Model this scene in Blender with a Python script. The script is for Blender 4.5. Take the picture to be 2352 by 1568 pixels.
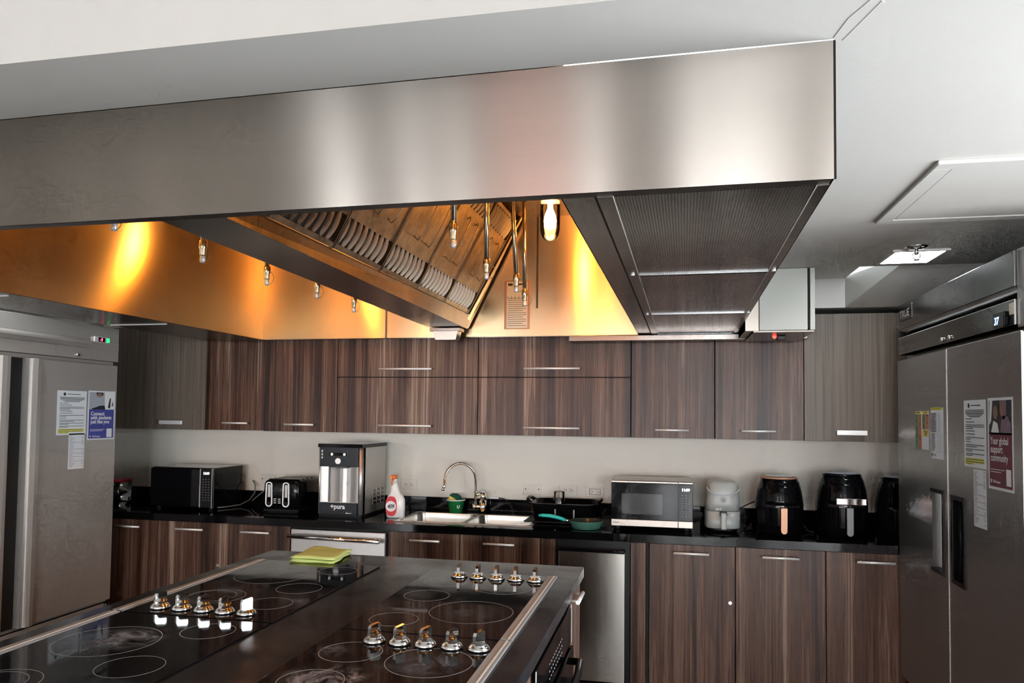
import bpy, bmesh, math, random
from mathutils import Vector, Matrix
random.seed(7)
PI = math.pi
for o in list(bpy.data.objects):
    bpy.data.objects.remove(o, do_unlink=True)
scene = bpy.context.scene
COL = scene.collection

# ------------------------------------------------------------------ camera
F_PX, CY_PX = 1705.95, 882.16
YAW, PITCH, ROLL = 0.2104, 0.0412, 0.0115
cam_data = bpy.data.cameras.new('camera')
cam = bpy.data.objects.new('camera', cam_data)
COL.objects.link(cam)
scene.camera = cam
cam_data.sensor_fit = 'HORIZONTAL'
cam_data.sensor_width = 36.0
cam_data.lens = F_PX / 2352 * 36.0
cam_data.shift_y = (CY_PX - 784) / 2352
cam_data.clip_start = 0.05
_c, _s = math.cos(YAW), math.sin(YAW)
_r = Vector((_c, _s, 0)); _f0 = Vector((-_s, _c, 0)); _u0 = Vector((0, 0, 1))
_f = _f0 * math.cos(PITCH) + _u0 * math.sin(PITCH)
_u1 = -_f0 * math.sin(PITCH) + _u0 * math.cos(PITCH)
_rt = _r * math.cos(ROLL) + _u1 * math.sin(ROLL)
_up = -_r * math.sin(ROLL) + _u1 * math.cos(ROLL)
_m = Matrix((_rt, _up, -_f)).transposed().to_4x4()
_m.translation = Vector((0, -4.7177, 1.5348))
cam.matrix_world = _m

# ------------------------------------------------------------------ world, daylight, exposure
world = bpy.data.worlds.new('world')
scene.world = world
world.use_nodes = True
_bg = world.node_tree.nodes['Background']
_bg.inputs[0].default_value = (0.80, 0.90, 1.0, 1)
_bg.inputs[1].default_value = 7.0
scene.view_settings.view_transform = 'Standard'
scene.view_settings.look = 'None'
scene.view_settings.gamma = 1.0
scene.view_settings.use_curve_mapping = False
scene.view_settings.exposure = 0.26
scene.cycles.max_bounces = 5
scene.cycles.glossy_bounces = 3
scene.cycles.diffuse_bounces = 3
scene.cycles.transparent_max_bounces = 5
scene.cycles.use_adaptive_sampling = True
scene.cycles.adaptive_threshold = 0.08
scene.cycles.adaptive_min_samples = 12
scene.cycles.sample_clamp_indirect = 6.0
scene.cycles.caustics_reflective = False
scene.cycles.caustics_refractive = False

HALL_Y = -16.0                                      # unseen hall behind the camera, lengthened to even out the daylight
SIDE_WIN_Y, SIDE_WIN_W = -3.20, 56.0                # window in the kitchen's right-hand wall, out of view
HALL_WIN = ((-7.4, -6.7), (-5.65, -5.25), (-4.65, -4.40), (-2.05, -1.65), (-.30, 1.60), (2.3, 4.3))
HALL_WM2 = 77.0
def daylight(name, loc, w, h, watts, direction):
    ld = bpy.data.lights.new(name, 'AREA')
    ld.shape = 'RECTANGLE'; ld.size = w; ld.size_y = h
    ld.energy = watts; ld.color = (0.97, 0.98, 1.0)
    lo = bpy.data.objects.new(name, ld)
    COL.objects.link(lo)
    lo.location = loc
    lo.rotation_euler = Vector(direction).to_track_quat('-Z', 'Z').to_euler()
daylight('window_daylight', (1.98, SIDE_WIN_Y, 1.25), 1.5, 1.9, SIDE_WIN_W, (-1, 0, 0))
for x0, x1 in HALL_WIN:
    daylight('window_daylight', ((x0+x1)/2, HALL_Y+.03, 1.40), x1-x0-.08, 2.1, HALL_WM2*(x1-x0)*2.1, (0, 1, 0))
daylight('window_daylight', (-3.02, HALL_Y-.03, 1.40), 1.6, 2.1, HALL_WM2*.85*1.6*2.1, (0, 1, 0))   # added behind the curtain to brighten its pink band on the hood

# ------------------------------------------------------------------ mesh helpers
class MB:
    def __init__(self):
        self.v = []; self.f = []; self.s = []; self.m = []
        self.mi = 0
    def add(self, vs, fs, smooth=False):
        n = len(self.v)
        self.v += [tuple(p) for p in vs]
        for f in fs:
            self.f.append([i + n for i in f]); self.s.append(smooth); self.m.append(self.mi)
        return self
    def box(self, x0, x1, y0, y1, z0, z1, b=0.0, seg=2):
        if x1 < x0: x0, x1 = x1, x0
        if y1 < y0: y0, y1 = y1, y0
        if z1 < z0: z0, z1 = z1, z0
        b = min(b, .49 * min(x1 - x0, y1 - y0, z1 - z0))
        if b <= 0:
            self.add([(x0,y0,z0),(x1,y0,z0),(x1,y1,z0),(x0,y1,z0),(x0,y0,z1),(x1,y0,z1),(x1,y1,z1),(x0,y1,z1)],
                     [(0,3,2,1),(4,5,6,7),(0,1,5,4),(1,2,6,5),(2,3,7,6),(3,0,4,7)])
            return self
        bm = bmesh.new()
        bmesh.ops.create_cube(bm, size=1)
        for v in bm.verts:
            v.co = Vector(((x0+x1)/2 + v.co.x*(x1-x0), (y0+y1)/2 + v.co.y*(y1-y0), (z0+z1)/2 + v.co.z*(z1-z0)))
        bmesh.ops.bevel(bm, geom=list(bm.edges), offset=b, segments=seg, affect='EDGES', profile=.5)
        bm.verts.index_update()
        self.add([v.co[:] for v in bm.verts], [[v.index for v in f.verts] for f in bm.faces], False)
        bm.free()
        return self
    def vbox(self, x0, x1, y0, y1, z0, z1, r, n=5, taper=0.0, smooth=True):
        """box with rounded vertical edges, top pulled in by taper"""
        pts = []
        for cx, cy, a0 in ((x1-r, y1-r, 0), (x0+r, y1-r, PI/2), (x0+r, y0+r, PI), (x1-r, y0+r, 1.5*PI)):
            for k in range(n+1):
                a = a0 + k*PI/2/n
                pts.append((cx + r*math.cos(a), cy + r*math.sin(a)))
        mx, my = (x0+x1)/2, (y0+y1)/2
        top = [(mx + (p[0]-mx)*(1-taper), my + (p[1]-my)*(1-taper)) for p in pts]
        self.loft([[(p[0], p[1], z0) for p in pts], [(p[0], p[1], z1) for p in top]], smooth=smooth)
        return self
    def loft(self, rings, cap0=True, cap1=True, closed=True, smooth=True):
        n = len(rings[0]); base = len(self.v)
        self.v += [tuple(p) for r in rings for p in r]
        for i in range(len(rings)-1):
            for k in range(n if closed else n-1):
                a = base + i*n + k; b = base + i*n + (k+1) % n
                self.f.append([a, b, b+n, a+n]); self.s.append(smooth); self.m.append(self.mi)
        if cap0: self.f.append([base + k for k in range(n)][::-1]); self.s.append(False); self.m.append(self.mi)
        if cap1: self.f.append([base + (len(rings)-1)*n + k for k in range(n)]); self.s.append(False); self.m.append(self.mi)
        return self
    def prism(self, poly, axis, a, b, smooth=False):
        """poly: list of 2-D points in the two axes other than `axis` (in x,y,z order), extruded a..b"""
        def P(p, t):
            return (t, p[0], p[1]) if axis == 'x' else ((p[0], t, p[1]) if axis == 'y' else (p[0], p[1], t))
        self.loft([[P(p, a) for p in poly], [P(p, b) for p in poly]], smooth=smooth)
        return self
    def cyl(self, p0, p1, r0, r1=None, n=16, caps=True, smooth=True):
        r1 = r0 if r1 is None else r1
        p0, p1 = Vector(p0), Vector(p1); d = (p1-p0).normalized()
        a = d.orthogonal().normalized(); b = d.cross(a)
        R = lambda p, r: [p + a*r*math.cos(2*PI*k/n) + b*r*math.sin(2*PI*k/n) for k in range(n)]
        self.loft([R(p0, r0), R(p1, r1)], caps, caps, smooth=smooth)
        return self
    def tube(self, pts, r, n=8, caps=True):
        pts = [Vector(p) for p in pts]
        rs = r if isinstance(r, (list, tuple)) else [r]*len(pts)
        d = (pts[1]-pts[0]).normalized(); a = d.orthogonal().normalized()
        rings = []
        for i, p in enumerate(pts):
            t = (pts[min(i+1, len(pts)-1)] - pts[max(i-1, 0)]).normalized()
            a = (a - t*a.dot(t)).normalized(); b = t.cross(a)
            rings.append([p + a*rs[i]*math.cos(2*PI*k/n) + b*rs[i]*math.sin(2*PI*k/n) for k in range(n)])
        self.loft(rings, caps, caps)
        return self
    def lathe(self, prof, c, n=24, cap0=True, cap1=True, sx=1.0, sy=1.0, smooth=True):
        c = Vector(c)
        self.loft([[(c.x + sx*r*math.cos(2*PI*k/n), c.y + sy*r*math.sin(2*PI*k/n), c.z + z) for k in range(n)] for r, z in prof], cap0, cap1, smooth=smooth)
        return self
    def annulus(self, c, r0, r1, h=.0004, n=48):
        self.lathe([(r0, 0), (r1, 0), (r1, h), (r0, h), (r0, 0)], c, n, False, False, smooth=False)
        return self
    def build(self, name, mats, parent=None, base=None):
        base = Vector(base if base is not None else BASE.get(parent.name, (0, 0, 0)) if parent else (0, 0, 0))
        me = bpy.data.meshes.new(name)
        me.from_pydata([(x-base.x, y-base.y, z-base.z) for x, y, z in self.v], [], self.f)
        me.polygons.foreach_set('use_smooth', self.s)
        mats = mats if isinstance(mats, (list, tuple)) else [mats]
        for m in mats: me.materials.append(m)
        if len(mats) > 1: me.polygons.foreach_set('material_index', self.m)
        me.update()
        bm = bmesh.new(); bm.from_mesh(me)
        bmesh.ops.recalc_face_normals(bm, faces=list(bm.faces)); bm.to_mesh(me); bm.free()
        o = bpy.data.objects.new(name, me)
        COL.objects.link(o)
        if parent: o.parent = parent
        BASE[o.name] = tuple(base)
        return o

BASE = {}
HT, HCX, HCY = -0.0188, -0.5, -2.0          # the hood hangs about one degree off the walls' axes
def tag(o, label, cat, group=None):
    o['label'] = label; o['category'] = cat
    if group: o['group'] = group
    return o
def thing(name, label, cat, base=(0, 0, 0), group=None):
    o = bpy.data.objects.new(name, None)
    COL.objects.link(o)
    o.empty_display_size = .05
    o.location = base
    BASE[o.name] = tuple(base)
    return tag(o, label, cat, group)
def hood_thing(name, label, cat, base=(0, 0, 0), group=None):
    """base and part coordinates are given in the hood's own axes"""
    o = thing(name, label, cat, base, group)
    c, s = math.cos(HT), math.sin(HT); x, y = base[0]-HCX, base[1]-HCY
    o.location = (HCX + x*c - y*s, HCY + x*s + y*c, base[2])
    o.rotation_euler = (0, 0, HT)
    return o
def struct(name, mb, mats, parent=None):
    o = mb.build(name, mats, parent)
    if not parent: o['kind'] = 'structure'
    return o
def copy_tree(o, parent=None):
    c = o.copy(); COL.objects.link(c)
    BASE[c.name] = BASE.get(o.name, (0, 0, 0))
    if parent: c.parent = parent
    for ch in list(o.children): copy_tree(ch, c)
    return c
def dup_part(o, parent, loc):
    c = o.copy(); COL.objects.link(c); c.parent = parent; c.location = loc
    BASE[c.name] = BASE.get(o.name, (0, 0, 0))
    return c

_fonts = {}
def text_into(mb, s, size, org, u, v, h=.0, align='LEFT', bold=0.0, xs=1.0, shear=0.0):
    """adds filled lettering: org = baseline point, u / v = directions of the writing"""
    cu = bpy.data.curves.new('lettering', 'FONT')
    cu.body = s; cu.size = size; cu.align_x = align; cu.offset = bold; cu.shear = shear
    cu.resolution_u = 3
    ob = bpy.data.objects.new('lettering', cu); COL.objects.link(ob)
    dg = bpy.context.evaluated_depsgraph_get()
    me = bpy.data.meshes.new_from_object(ob.evaluated_get(dg))
    org, u, v = Vector(org), Vector(u), Vector(v)
    mb.add([org + u*(p.co.x*xs) + v*p.co.y for p in me.vertices], [list(p.vertices) for p in me.polygons])
    bpy.data.objects.remove(ob); bpy.data.curves.remove(cu); bpy.data.meshes.remove(me)
    return mb

# ------------------------------------------------------------------ materials
def _new(name):
    m = bpy.data.materials.new(name); m.use_nodes = True
    nt = m.node_tree
    return m, nt, nt.nodes['Principled BSDF']
def C4(c): return (c[0], c[1], c[2], 1)
def N(nt, kind, **inp):
    n = nt.nodes.new(kind)
    for k, v in inp.items():
        if k.startswith('_'): setattr(n, k[1:], v)
        else: n.inputs[k.replace('__', ' ')].default_value = v
    return n
def LK(nt, a, b): nt.links.new(a, b)
def mat(name, col, rough=.5, metal=0.0, spec=.5, emit=None, estr=0.0, coat=0.0, trans=0.0, ior=1.45, alpha=1.0):
    m, nt, b = _new(name)
    b.inputs['Base Color'].default_value = C4(col)
    b.inputs['Roughness'].default_value = rough
    b.inputs['Metallic'].default_value = metal
    b.inputs['Specular IOR Level'].default_value = spec
    b.inputs['Coat Weight'].default_value = coat
    b.inputs['Transmission Weight'].default_value = trans
    b.inputs['IOR'].default_value = ior
    if emit:
        b.inputs['Emission Color'].default_value = C4(emit)
        b.inputs['Emission Strength'].default_value = estr
    return m
def ramp(nt, fac, stops):
    r = nt.nodes.new('ShaderNodeValToRGB')
    e = r.color_ramp.elements
    while len(e) < len(stops): e.new(.5)
    for el, (p, c) in zip(e, stops): el.position = p; el.color = C4(c)
    LK(nt, fac, r.inputs[0])
    return r
def pos_map(nt, scale, obj=False):
    if obj:
        g = nt.nodes.new('ShaderNodeTexCoord'); out = g.outputs['Object']
    else:
        g = nt.nodes.new('ShaderNodeNewGeometry'); out = g.outputs['Position']
    mp = nt.nodes.new('ShaderNodeMapping'); mp.inputs['Scale'].default_value = scale
    LK(nt, out, mp.inputs[0])
    return mp.outputs[0]
def paint(name, col, rough=.6, var=.04, bump=.02, scale=3.0):
    m, nt, b = _new(name)
    p = pos_map(nt, (1, 1, 1))
    n = N(nt, 'ShaderNodeTexNoise', Scale=scale, Detail=4.0); LK(nt, p, n.inputs['Vector'])
    lo = tuple(c*(1-var) for c in col); hi = tuple(min(1, c*(1+var)) for c in col)
    r = ramp(nt, n.outputs['Fac'], [(.3, lo), (.7, hi)])
    LK(nt, r.outputs[0], b.inputs['Base Color'])
    b.inputs['Roughness'].default_value = rough
    n2 = N(nt, 'ShaderNodeTexNoise', Scale=45.0, Detail=3.0); LK(nt, p, n2.inputs['Vector'])
    bp = N(nt, 'ShaderNodeBump', Strength=bump, Distance=.02); LK(nt, n2.outputs['Fac'], bp.inputs['Height'])
    LK(nt, bp.outputs[0], b.inputs['Normal'])
    return m
def steel(name, col, rough=.3, aniso=.7, tangent=(1, 0, 0), grain=(2, 2, 140), var=.12, stain=.15, stain_col=None, bump=0.0, rot=0.0, metal=1.0, rvar=1.0):
    """brushed stainless: grain stretched along the brushing, soft stains, stretched reflections"""
    m, nt, b = _new(name)
    p = pos_map(nt, grain)
    n = N(nt, 'ShaderNodeTexNoise', Scale=1.0, Detail=5.0, Roughness=.65); LK(nt, p, n.inputs['Vector'])
    lo = tuple(c*(1-var) for c in col); hi = tuple(min(1, c*(1+var)) for c in col)
    r = ramp(nt, n.outputs['Fac'], [(.3, lo), (.7, hi)])
    p2 = pos_map(nt, (1.6, 1.6, 1.0))
    n2 = N(nt, 'ShaderNodeTexNoise', Scale=2.2, Detail=6.0, Roughness=.6); LK(nt, p2, n2.inputs['Vector'])
    sc = stain_col or tuple(c*.55 for c in col)
    mr = N(nt, 'ShaderNodeMapRange'); LK(nt, n2.outputs['Fac'], mr.inputs[0])
    mr.inputs[1].default_value = .45; mr.inputs[2].default_value = .75; mr.inputs[3].default_value = 0; mr.inputs[4].default_value = stain
    mx = nt.nodes.new('ShaderNodeMix'); mx.data_type = 'RGBA'
    LK(nt, mr.outputs[0], mx.inputs['Factor']); LK(nt, r.outputs[0], mx.inputs['A']); mx.inputs['B'].default_value = C4(sc)
    LK(nt, mx.outputs['Result'], b.inputs['Base Color'])
    b.inputs['Metallic'].default_value = metal
    mr2 = N(nt, 'ShaderNodeMapRange'); LK(nt, n.outputs['Fac'], mr2.inputs[0])
    mr2.inputs[1].default_value = .3; mr2.inputs[2].default_value = .7; mr2.inputs[3].default_value = rough*(1-.05*rvar); mr2.inputs[4].default_value = rough*(1+.06*rvar)
    LK(nt, mr2.outputs[0], b.inputs['Roughness'])
    b.inputs['Anisotropic'].default_value = aniso
    b.inputs['Anisotropic Rotation'].default_value = rot
    if tangent:
        cx = N(nt, 'ShaderNodeCombineXYZ'); 
        for i in range(3): cx.inputs[i].default_value = tangent[i]
        LK(nt, cx.outputs[0], b.inputs['Tangent'])
    if bump:
        bp = N(nt, 'ShaderNodeBump', Strength=bump, Distance=.01); LK(nt, n.outputs['Fac'], bp.inputs['Height'])
        LK(nt, bp.outputs[0], b.inputs['Normal'])
    return m
def zebra_wood(name, stops, band=13.0, fine=110.0, rough=.34, mixf=.35):
    m, nt, b = _new(name)
    p1 = pos_map(nt, (band, band, .22))
    n1 = N(nt, 'ShaderNodeTexNoise', Scale=1.0, Detail=2.5, Roughness=.55, Distortion=.25); LK(nt, p1, n1.inputs['Vector'])
    p2 = pos_map(nt, (fine, fine, 1.3))
    n2 = N(nt, 'ShaderNodeTexNoise', Scale=1.0, Detail=4.0, Roughness=.6, Distortion=.15); LK(nt, p2, n2.inputs['Vector'])
    def nrm(o):
        q = N(nt, 'ShaderNodeMapRange'); LK(nt, o, q.inputs[0])
        q.inputs[1].default_value = .34; q.inputs[2].default_value = .66; return q.outputs[0]
    mx = nt.nodes.new('ShaderNodeMix'); mx.data_type = 'FLOAT'; mx.inputs['Factor'].default_value = mixf
    LK(nt, nrm(n1.outputs['Fac']), mx.inputs[2]); LK(nt, nrm(n2.outputs['Fac']), mx.inputs[3])
    r = ramp(nt, mx.outputs[0], stops)
    LK(nt, r.outputs[0], b.inputs['Base Color'])
    b.inputs['Roughness'].default_value = rough
    b.inputs['Specular IOR Level'].default_value = .26
    bp = N(nt, 'ShaderNodeBump', Strength=.05, Distance=.004); LK(nt, n2.outputs['Fac'], bp.inputs['Height'])
    LK(nt, bp.outputs[0], b.inputs['Normal'])
    return m
def granite(name, col=(.0025, .0025, .003), rough=.045, speck=.12, spec=.32):
    m, nt, b = _new(name)
    b.inputs['Specular IOR Level'].default_value = spec
    p = pos_map(nt, (1, 1, 1))
    v = N(nt, 'ShaderNodeTexVoronoi', Scale=260.0); LK(nt, p, v.inputs['Vector'])
    r = ramp(nt, v.outputs['Distance'], [(.0, (speck, speck, speck)), (.045, col), (1, col)])
    n = N(nt, 'ShaderNodeTexNoise', Scale=60.0, Detail=4.0); LK(nt, p, n.inputs['Vector'])
    r2 = ramp(nt, n.outputs['Fac'], [(.62, (0, 0, 0)), (.9, (.003, .003, .0035))])
    mx = nt.nodes.new('ShaderNodeMix'); mx.data_type = 'RGBA'; mx.blend_type = 'ADD'; mx.inputs['Factor'].default_value = 1
    LK(nt, r.outputs[0], mx.inputs['A']); LK(nt, r2.outputs[0], mx.inputs['B'])
    LK(nt, mx.outputs['Result'], b.inputs['Base Color'])
    n3 = N(nt, 'ShaderNodeTexNoise', Scale=5.0, Detail=5.0); LK(nt, p, n3.inputs['Vector'])
    mr = N(nt, 'ShaderNodeMapRange'); LK(nt, n3.outputs['Fac'], mr.inputs[0])
    mr.inputs[1].default_value = .35; mr.inputs[2].default_value = .75; mr.inputs[3].default_value = rough; mr.inputs[4].default_value = rough*2.6
    LK(nt, mr.outputs[0], b.inputs['Roughness'])
    return m
def ceran(name):
    """black glass-ceramic with the dried wipe marks and burnt-on haze of the photograph (fixed spots on the glass)"""
    m, nt, b = _new(name)
    b.inputs['Specular IOR Level'].default_value = .36
    g = nt.nodes.new('ShaderNodeNewGeometry'); p = g.outputs['Position']
    spots = [(-1.47, -2.90, .13, .9), (-.80, -3.07, .13, 1.0), (-.88, -2.86, .07, .55), (-.62, -2.40, .11, .22), (-.59, -2.90, .12, .34), (-.60, -2.04, .11, .3), (-1.50, -2.08, .10, .12)]
    n = N(nt, 'ShaderNodeTexNoise', Scale=9.0, Detail=7.0, Roughness=.7, Distortion=1.6); LK(nt, p, n.inputs['Vector'])
    nr = N(nt, 'ShaderNodeMapRange'); LK(nt, n.outputs['Fac'], nr.inputs[0])
    nr.inputs[1].default_value = .42; nr.inputs[2].default_value = .68
    acc = None
    for x, y, r, k in spots:
        d = N(nt, 'ShaderNodeVectorMath', _operation='DISTANCE'); LK(nt, p, d.inputs[0]); d.inputs[1].default_value = (x, y, .9065)
        mr = N(nt, 'ShaderNodeMapRange', _interpolation_type='SMOOTHSTEP'); LK(nt, d.outputs['Value'], mr.inputs[0])
        mr.inputs[1].default_value = r*.35; mr.inputs[2].default_value = r; mr.inputs[3].default_value = k; mr.inputs[4].default_value = 0
        if acc is None: acc = mr.outputs[0]
        else:
            a = N(nt, 'ShaderNodeMath', _operation='MAXIMUM'); LK(nt, acc, a.inputs[0]); LK(nt, mr.outputs[0], a.inputs[1]); acc = a.outputs[0]
    a = N(nt, 'ShaderNodeMath', _operation='MULTIPLY'); LK(nt, acc, a.inputs[0]); LK(nt, nr.outputs[0], a.inputs[1])
    r = ramp(nt, a.outputs[0], [(0, (.006, .006, .008)), (1, (.33, .36, .42))])
    LK(nt, r.outputs[0], b.inputs['Base Color'])
    n3 = N(nt, 'ShaderNodeTexNoise', Scale=3.0, Detail=6.0, Distortion=2.0); LK(nt, p, n3.inputs['Vector'])
    mr = N(nt, 'ShaderNodeMapRange'); LK(nt, n3.outputs['Fac'], mr.inputs[0])
    mr.inputs[1].default_value = .4; mr.inputs[2].default_value = .75; mr.inputs[3].default_value = .03; mr.inputs[4].default_value = .13
    ad = N(nt, 'ShaderNodeMath', _operation='ADD'); LK(nt, mr.outputs[0], ad.inputs[0])
    m5 = N(nt, 'ShaderNodeMath', _operation='MULTIPLY'); LK(nt, a.outputs[0], m5.inputs[0]); m5.inputs[1].default_value = .4
    LK(nt, m5.outputs[0], ad.inputs[1]); LK(nt, ad.outputs[0], b.inputs['Roughness'])
    return m
def perforated(name):
    """steel sheet punched with rows of small round holes, far below 10 px each"""
    m, nt, b = _new(name)
    p = pos_map(nt, (150, 150, 1), obj=True)
    fr = N(nt, 'ShaderNodeVectorMath', _operation='FRACTION'); LK(nt, p, fr.inputs[0])
    sx = nt.nodes.new('ShaderNodeSeparateXYZ'); LK(nt, fr.outputs[0], sx.inputs[0])
    def dist(o):
        s = N(nt, 'ShaderNodeMath', _operation='SUBTRACT'); LK(nt, o, s.inputs[0]); s.inputs[1].default_value = .5
        a = N(nt, 'ShaderNodeMath', _operation='ABSOLUTE'); LK(nt, s.outputs[0], a.inputs[0]); return a.outputs[0]
    mr = N(nt, 'ShaderNodeMapRange', _interpolation_type='SMOOTHSTEP'); LK(nt, dist(sx.outputs[0]), mr.inputs[0])
    mr.inputs[1].default_value = .18; mr.inputs[2].default_value = .30; mr.inputs[3].default_value = 0; mr.inputs[4].default_value = 1
    pn = pos_map(nt, (1, 1, 1))
    n = N(nt, 'ShaderNodeTexNoise', Scale=7.0, Detail=6.0, Roughness=.7); LK(nt, pn, n.inputs['Vector'])
    gr = ramp(nt, n.outputs['Fac'], [(.35, (.20, .18, .165)), (.62, (.32, .295, .27))])
    mx = nt.nodes.new('ShaderNodeMix'); mx.data_type = 'RGBA'
    LK(nt, mr.outputs[0], mx.inputs['Factor']); mx.inputs['A'].default_value = (.012, .011, .010, 1); LK(nt, gr.outputs[0], mx.inputs['B'])
    LK(nt, mx.outputs['Result'], b.inputs['Base Color'])
    LK(nt, mr.outputs[0], b.inputs['Metallic'])
    b.inputs['Roughness'].default_value = .16
    bp = N(nt, 'ShaderNodeBump', Strength=.12, Distance=.002); LK(nt, mr.outputs[0], bp.inputs['Height'])
    LK(nt, bp.outputs[0], b.inputs['Normal'])
    return m
def greasy(name, col, rough=.35):
    m, nt, b = _new(name)
    p = pos_map(nt, (1, 1, 1))
    n = N(nt, 'ShaderNodeTexNoise', Scale=14.0, Detail=8.0, Roughness=.72); LK(nt, p, n.inputs['Vector'])
    r = ramp(nt, n.outputs['Fac'], [(.3, tuple(c*.45 for c in col)), (.55, col), (.75, tuple(min(1, c*1.35) for c in col))])
    LK(nt, r.outputs[0], b.inputs['Base Color'])
    b.inputs['Metallic'].default_value = .85
    b.inputs['Roughness'].default_value = rough
    bp = N(nt, 'ShaderNodeBump', Strength=.25, Distance=.004); LK(nt, n.outputs['Fac'], bp.inputs['Height'])
    LK(nt, bp.outputs[0], b.inputs['Normal'])
    return m
def thin_glass(name, tint=(1, 1, 1), gloss=.12, haze=.0):
    m = bpy.data.materials.new(name); m.use_nodes = True
    nt = m.node_tree; nt.nodes.clear()
    out = nt.nodes.new('ShaderNodeOutputMaterial')
    t = nt.nodes.new('ShaderNodeBsdfTransparent'); t.inputs[0].default_value = C4(tint)
    g = nt.nodes.new('ShaderNodeBsdfGlossy'); g.inputs['Roughness'].default_value = .03
    lw = nt.nodes.new('ShaderNodeFresnel'); lw.inputs[0].default_value = 1.5
    ad = nt.nodes.new('ShaderNodeMath'); ad.operation = 'ADD'; ad.inputs[1].default_value = gloss; LK(nt, lw.outputs[0], ad.inputs[0])
    mx = nt.nodes.new('ShaderNodeMixShader'); LK(nt, ad.outputs[0], mx.inputs[0]); LK(nt, t.outputs[0], mx.inputs[1]); LK(nt, g.outputs[0], mx.inputs[2])
    LK(nt, mx.outputs[0], out.inputs[0])
    return m
def tiles(name, col, grout, sc=2.2):
    m, nt, b = _new(name)
    p = pos_map(nt, (1, 1, 1))
    br = N(nt, 'ShaderNodeTexBrick', Scale=sc); br.offset = 0.0
    LK(nt, p, br.inputs['Vector'])
    br.inputs['Color1'].default_value = C4(col); br.inputs['Color2'].default_value = C4(tuple(c*.94 for c in col)); br.inputs['Mortar'].default_value = C4(grout)
    br.inputs['Mortar Size'].default_value = .006; br.inputs['Brick Width'].default_value = 1.0; br.inputs['Row Height'].default_value = 1.0
    LK(nt, br.outputs[0], b.inputs['Base Color']); b.inputs['Roughness'].default_value = .3
    return m

M = {}
M['ceiling'] = paint('ceiling_paint', (.655, .645, .615), .55, .03, .03, 1.5)
M['wall'] = paint('wall_paint', (.74, .695, .61), .5, .03, .03, 2.0)
M['wall_room'] = paint('room_wall_paint', (.72, .70, .66), .6, .03, .02, 2.0)
M['pink'] = paint('pink_wall_paint', (.72, .42, .38), .6, .03, .02, 2.0)
def sheer(name, col):
    m = bpy.data.materials.new(name); m.use_nodes = True
    nt = m.node_tree; b = nt.nodes['Principled BSDF']; b.inputs['Base Color'].default_value = C4(col); b.inputs['Roughness'].default_value = .9
    tr = nt.nodes.new('ShaderNodeBsdfTranslucent'); tr.inputs[0].default_value = C4(col)
    mx = nt.nodes.new('ShaderNodeMixShader'); mx.inputs[0].default_value = .6
    LK(nt, b.outputs[0], mx.inputs[1]); LK(nt, tr.outputs[0], mx.inputs[2]); LK(nt, mx.outputs[0], nt.nodes['Material Output'].inputs[0])
    return m
M['curtain'] = sheer('sheer_pink_fabric', (.88, .58, .53))
M['wall_brown'] = paint('brown_wall_panelling', (.14, .12, .10), .6, .05, .02, 2.0)  # unseen hall wall, darkened to sharpen the bands reflected in the hood
M['pilaster'] = paint('pilaster_paint', (.09, .085, .08), .6, .03, .02, 2.0)
M['floor_k'] = tiles('kitchen_floor_tiles', (.30, .285, .27), (.10, .095, .09))
M['floor'] = tiles('floor_tiles', (.62, .59, .54), (.30, .28, .26))
ZST = [(.06, (.010, .004, .003)), (.28, (.040, .018, .011)), (.42, (.110, .055, .036)), (.50, (.045, .020, .013)), (.60, (.175, .102, .070)), (.70, (.090, .044, .029)), (.80, (.25, .165, .120)), (.95, (.34, .25, .19))]
M['wood'] = zebra_wood('zebra_laminate', ZST)
GST = [(.05, (.115, .090, .070)), (.5, (.160, .130, .104)), (.95, (.200, .166, .136))]
M['grey_wood'] = zebra_wood('grey_oak_laminate', GST, 22.0, 140.0, .4, .85)
M['dark_gap'] = mat('cabinet_carcass', (.012, .010, .009), .7)
M['granite'] = granite('black_granite', spec=.24)
M['island_granite'] = granite('island_granite', (.026, .028, .033), .11, .22, .26)  # bluish reflected light put into the base colour
M['hood_steel'] = steel('hood_brushed_steel', (.365, .334, .302), .22, 1.0, (0, 0, 1), (1.2, 1.2, 160), .02, .12, rvar=.3)
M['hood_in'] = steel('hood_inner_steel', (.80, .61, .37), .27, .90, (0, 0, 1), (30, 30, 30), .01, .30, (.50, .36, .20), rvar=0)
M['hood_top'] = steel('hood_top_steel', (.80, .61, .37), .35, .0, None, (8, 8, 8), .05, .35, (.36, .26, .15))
M['hood_under'] = steel('hood_under_steel', (.24, .215, .195), .24, .4, (1, 0, 0), (3, 60, 3), .15, .5, (.10, .085, .075))
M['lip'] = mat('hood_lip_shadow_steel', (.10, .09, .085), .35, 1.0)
M['perf'] = perforated('perforated_steel')
M['filter'] = greasy('greasy_filter_plate', (.29, .23, .165), .38)
M['blade'] = mat('filter_blade_steel', (.24, .21, .17), .36, 1.0)
M['void'] = mat('filter_slot_void', (.006, .005, .004), .8)
M['fridge'] = steel('fridge_door_steel', (.34, .335, .33), .30, .5, (0, 0, 1), (1, 1, 14), .015, .06, rvar=0, metal=.75)
M['fridge_left'] = steel('left_fridge_steel', (.56, .535, .50), .32, .6, (0, 0, 1), (1, 1, 14), .015, .06, rvar=0, metal=.5)
M['fridge_dark'] = steel('fridge_panel_steel', (.23, .235, .235), .20, .4, (0, 0, 1), (1, 1, 14), .02, .1, rvar=0)
M['steel'] = steel('appliance_steel', (.50, .49, .475), .34, .5, (0, 0, 1), (120, 120, 3), .04, .06, metal=.8)
M['steel_h'] = steel('appliance_steel_across', (.34, .305, .27), .30, .4, (1, 0, 0), (3, 3, 160), .04, .06, metal=.85)
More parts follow.
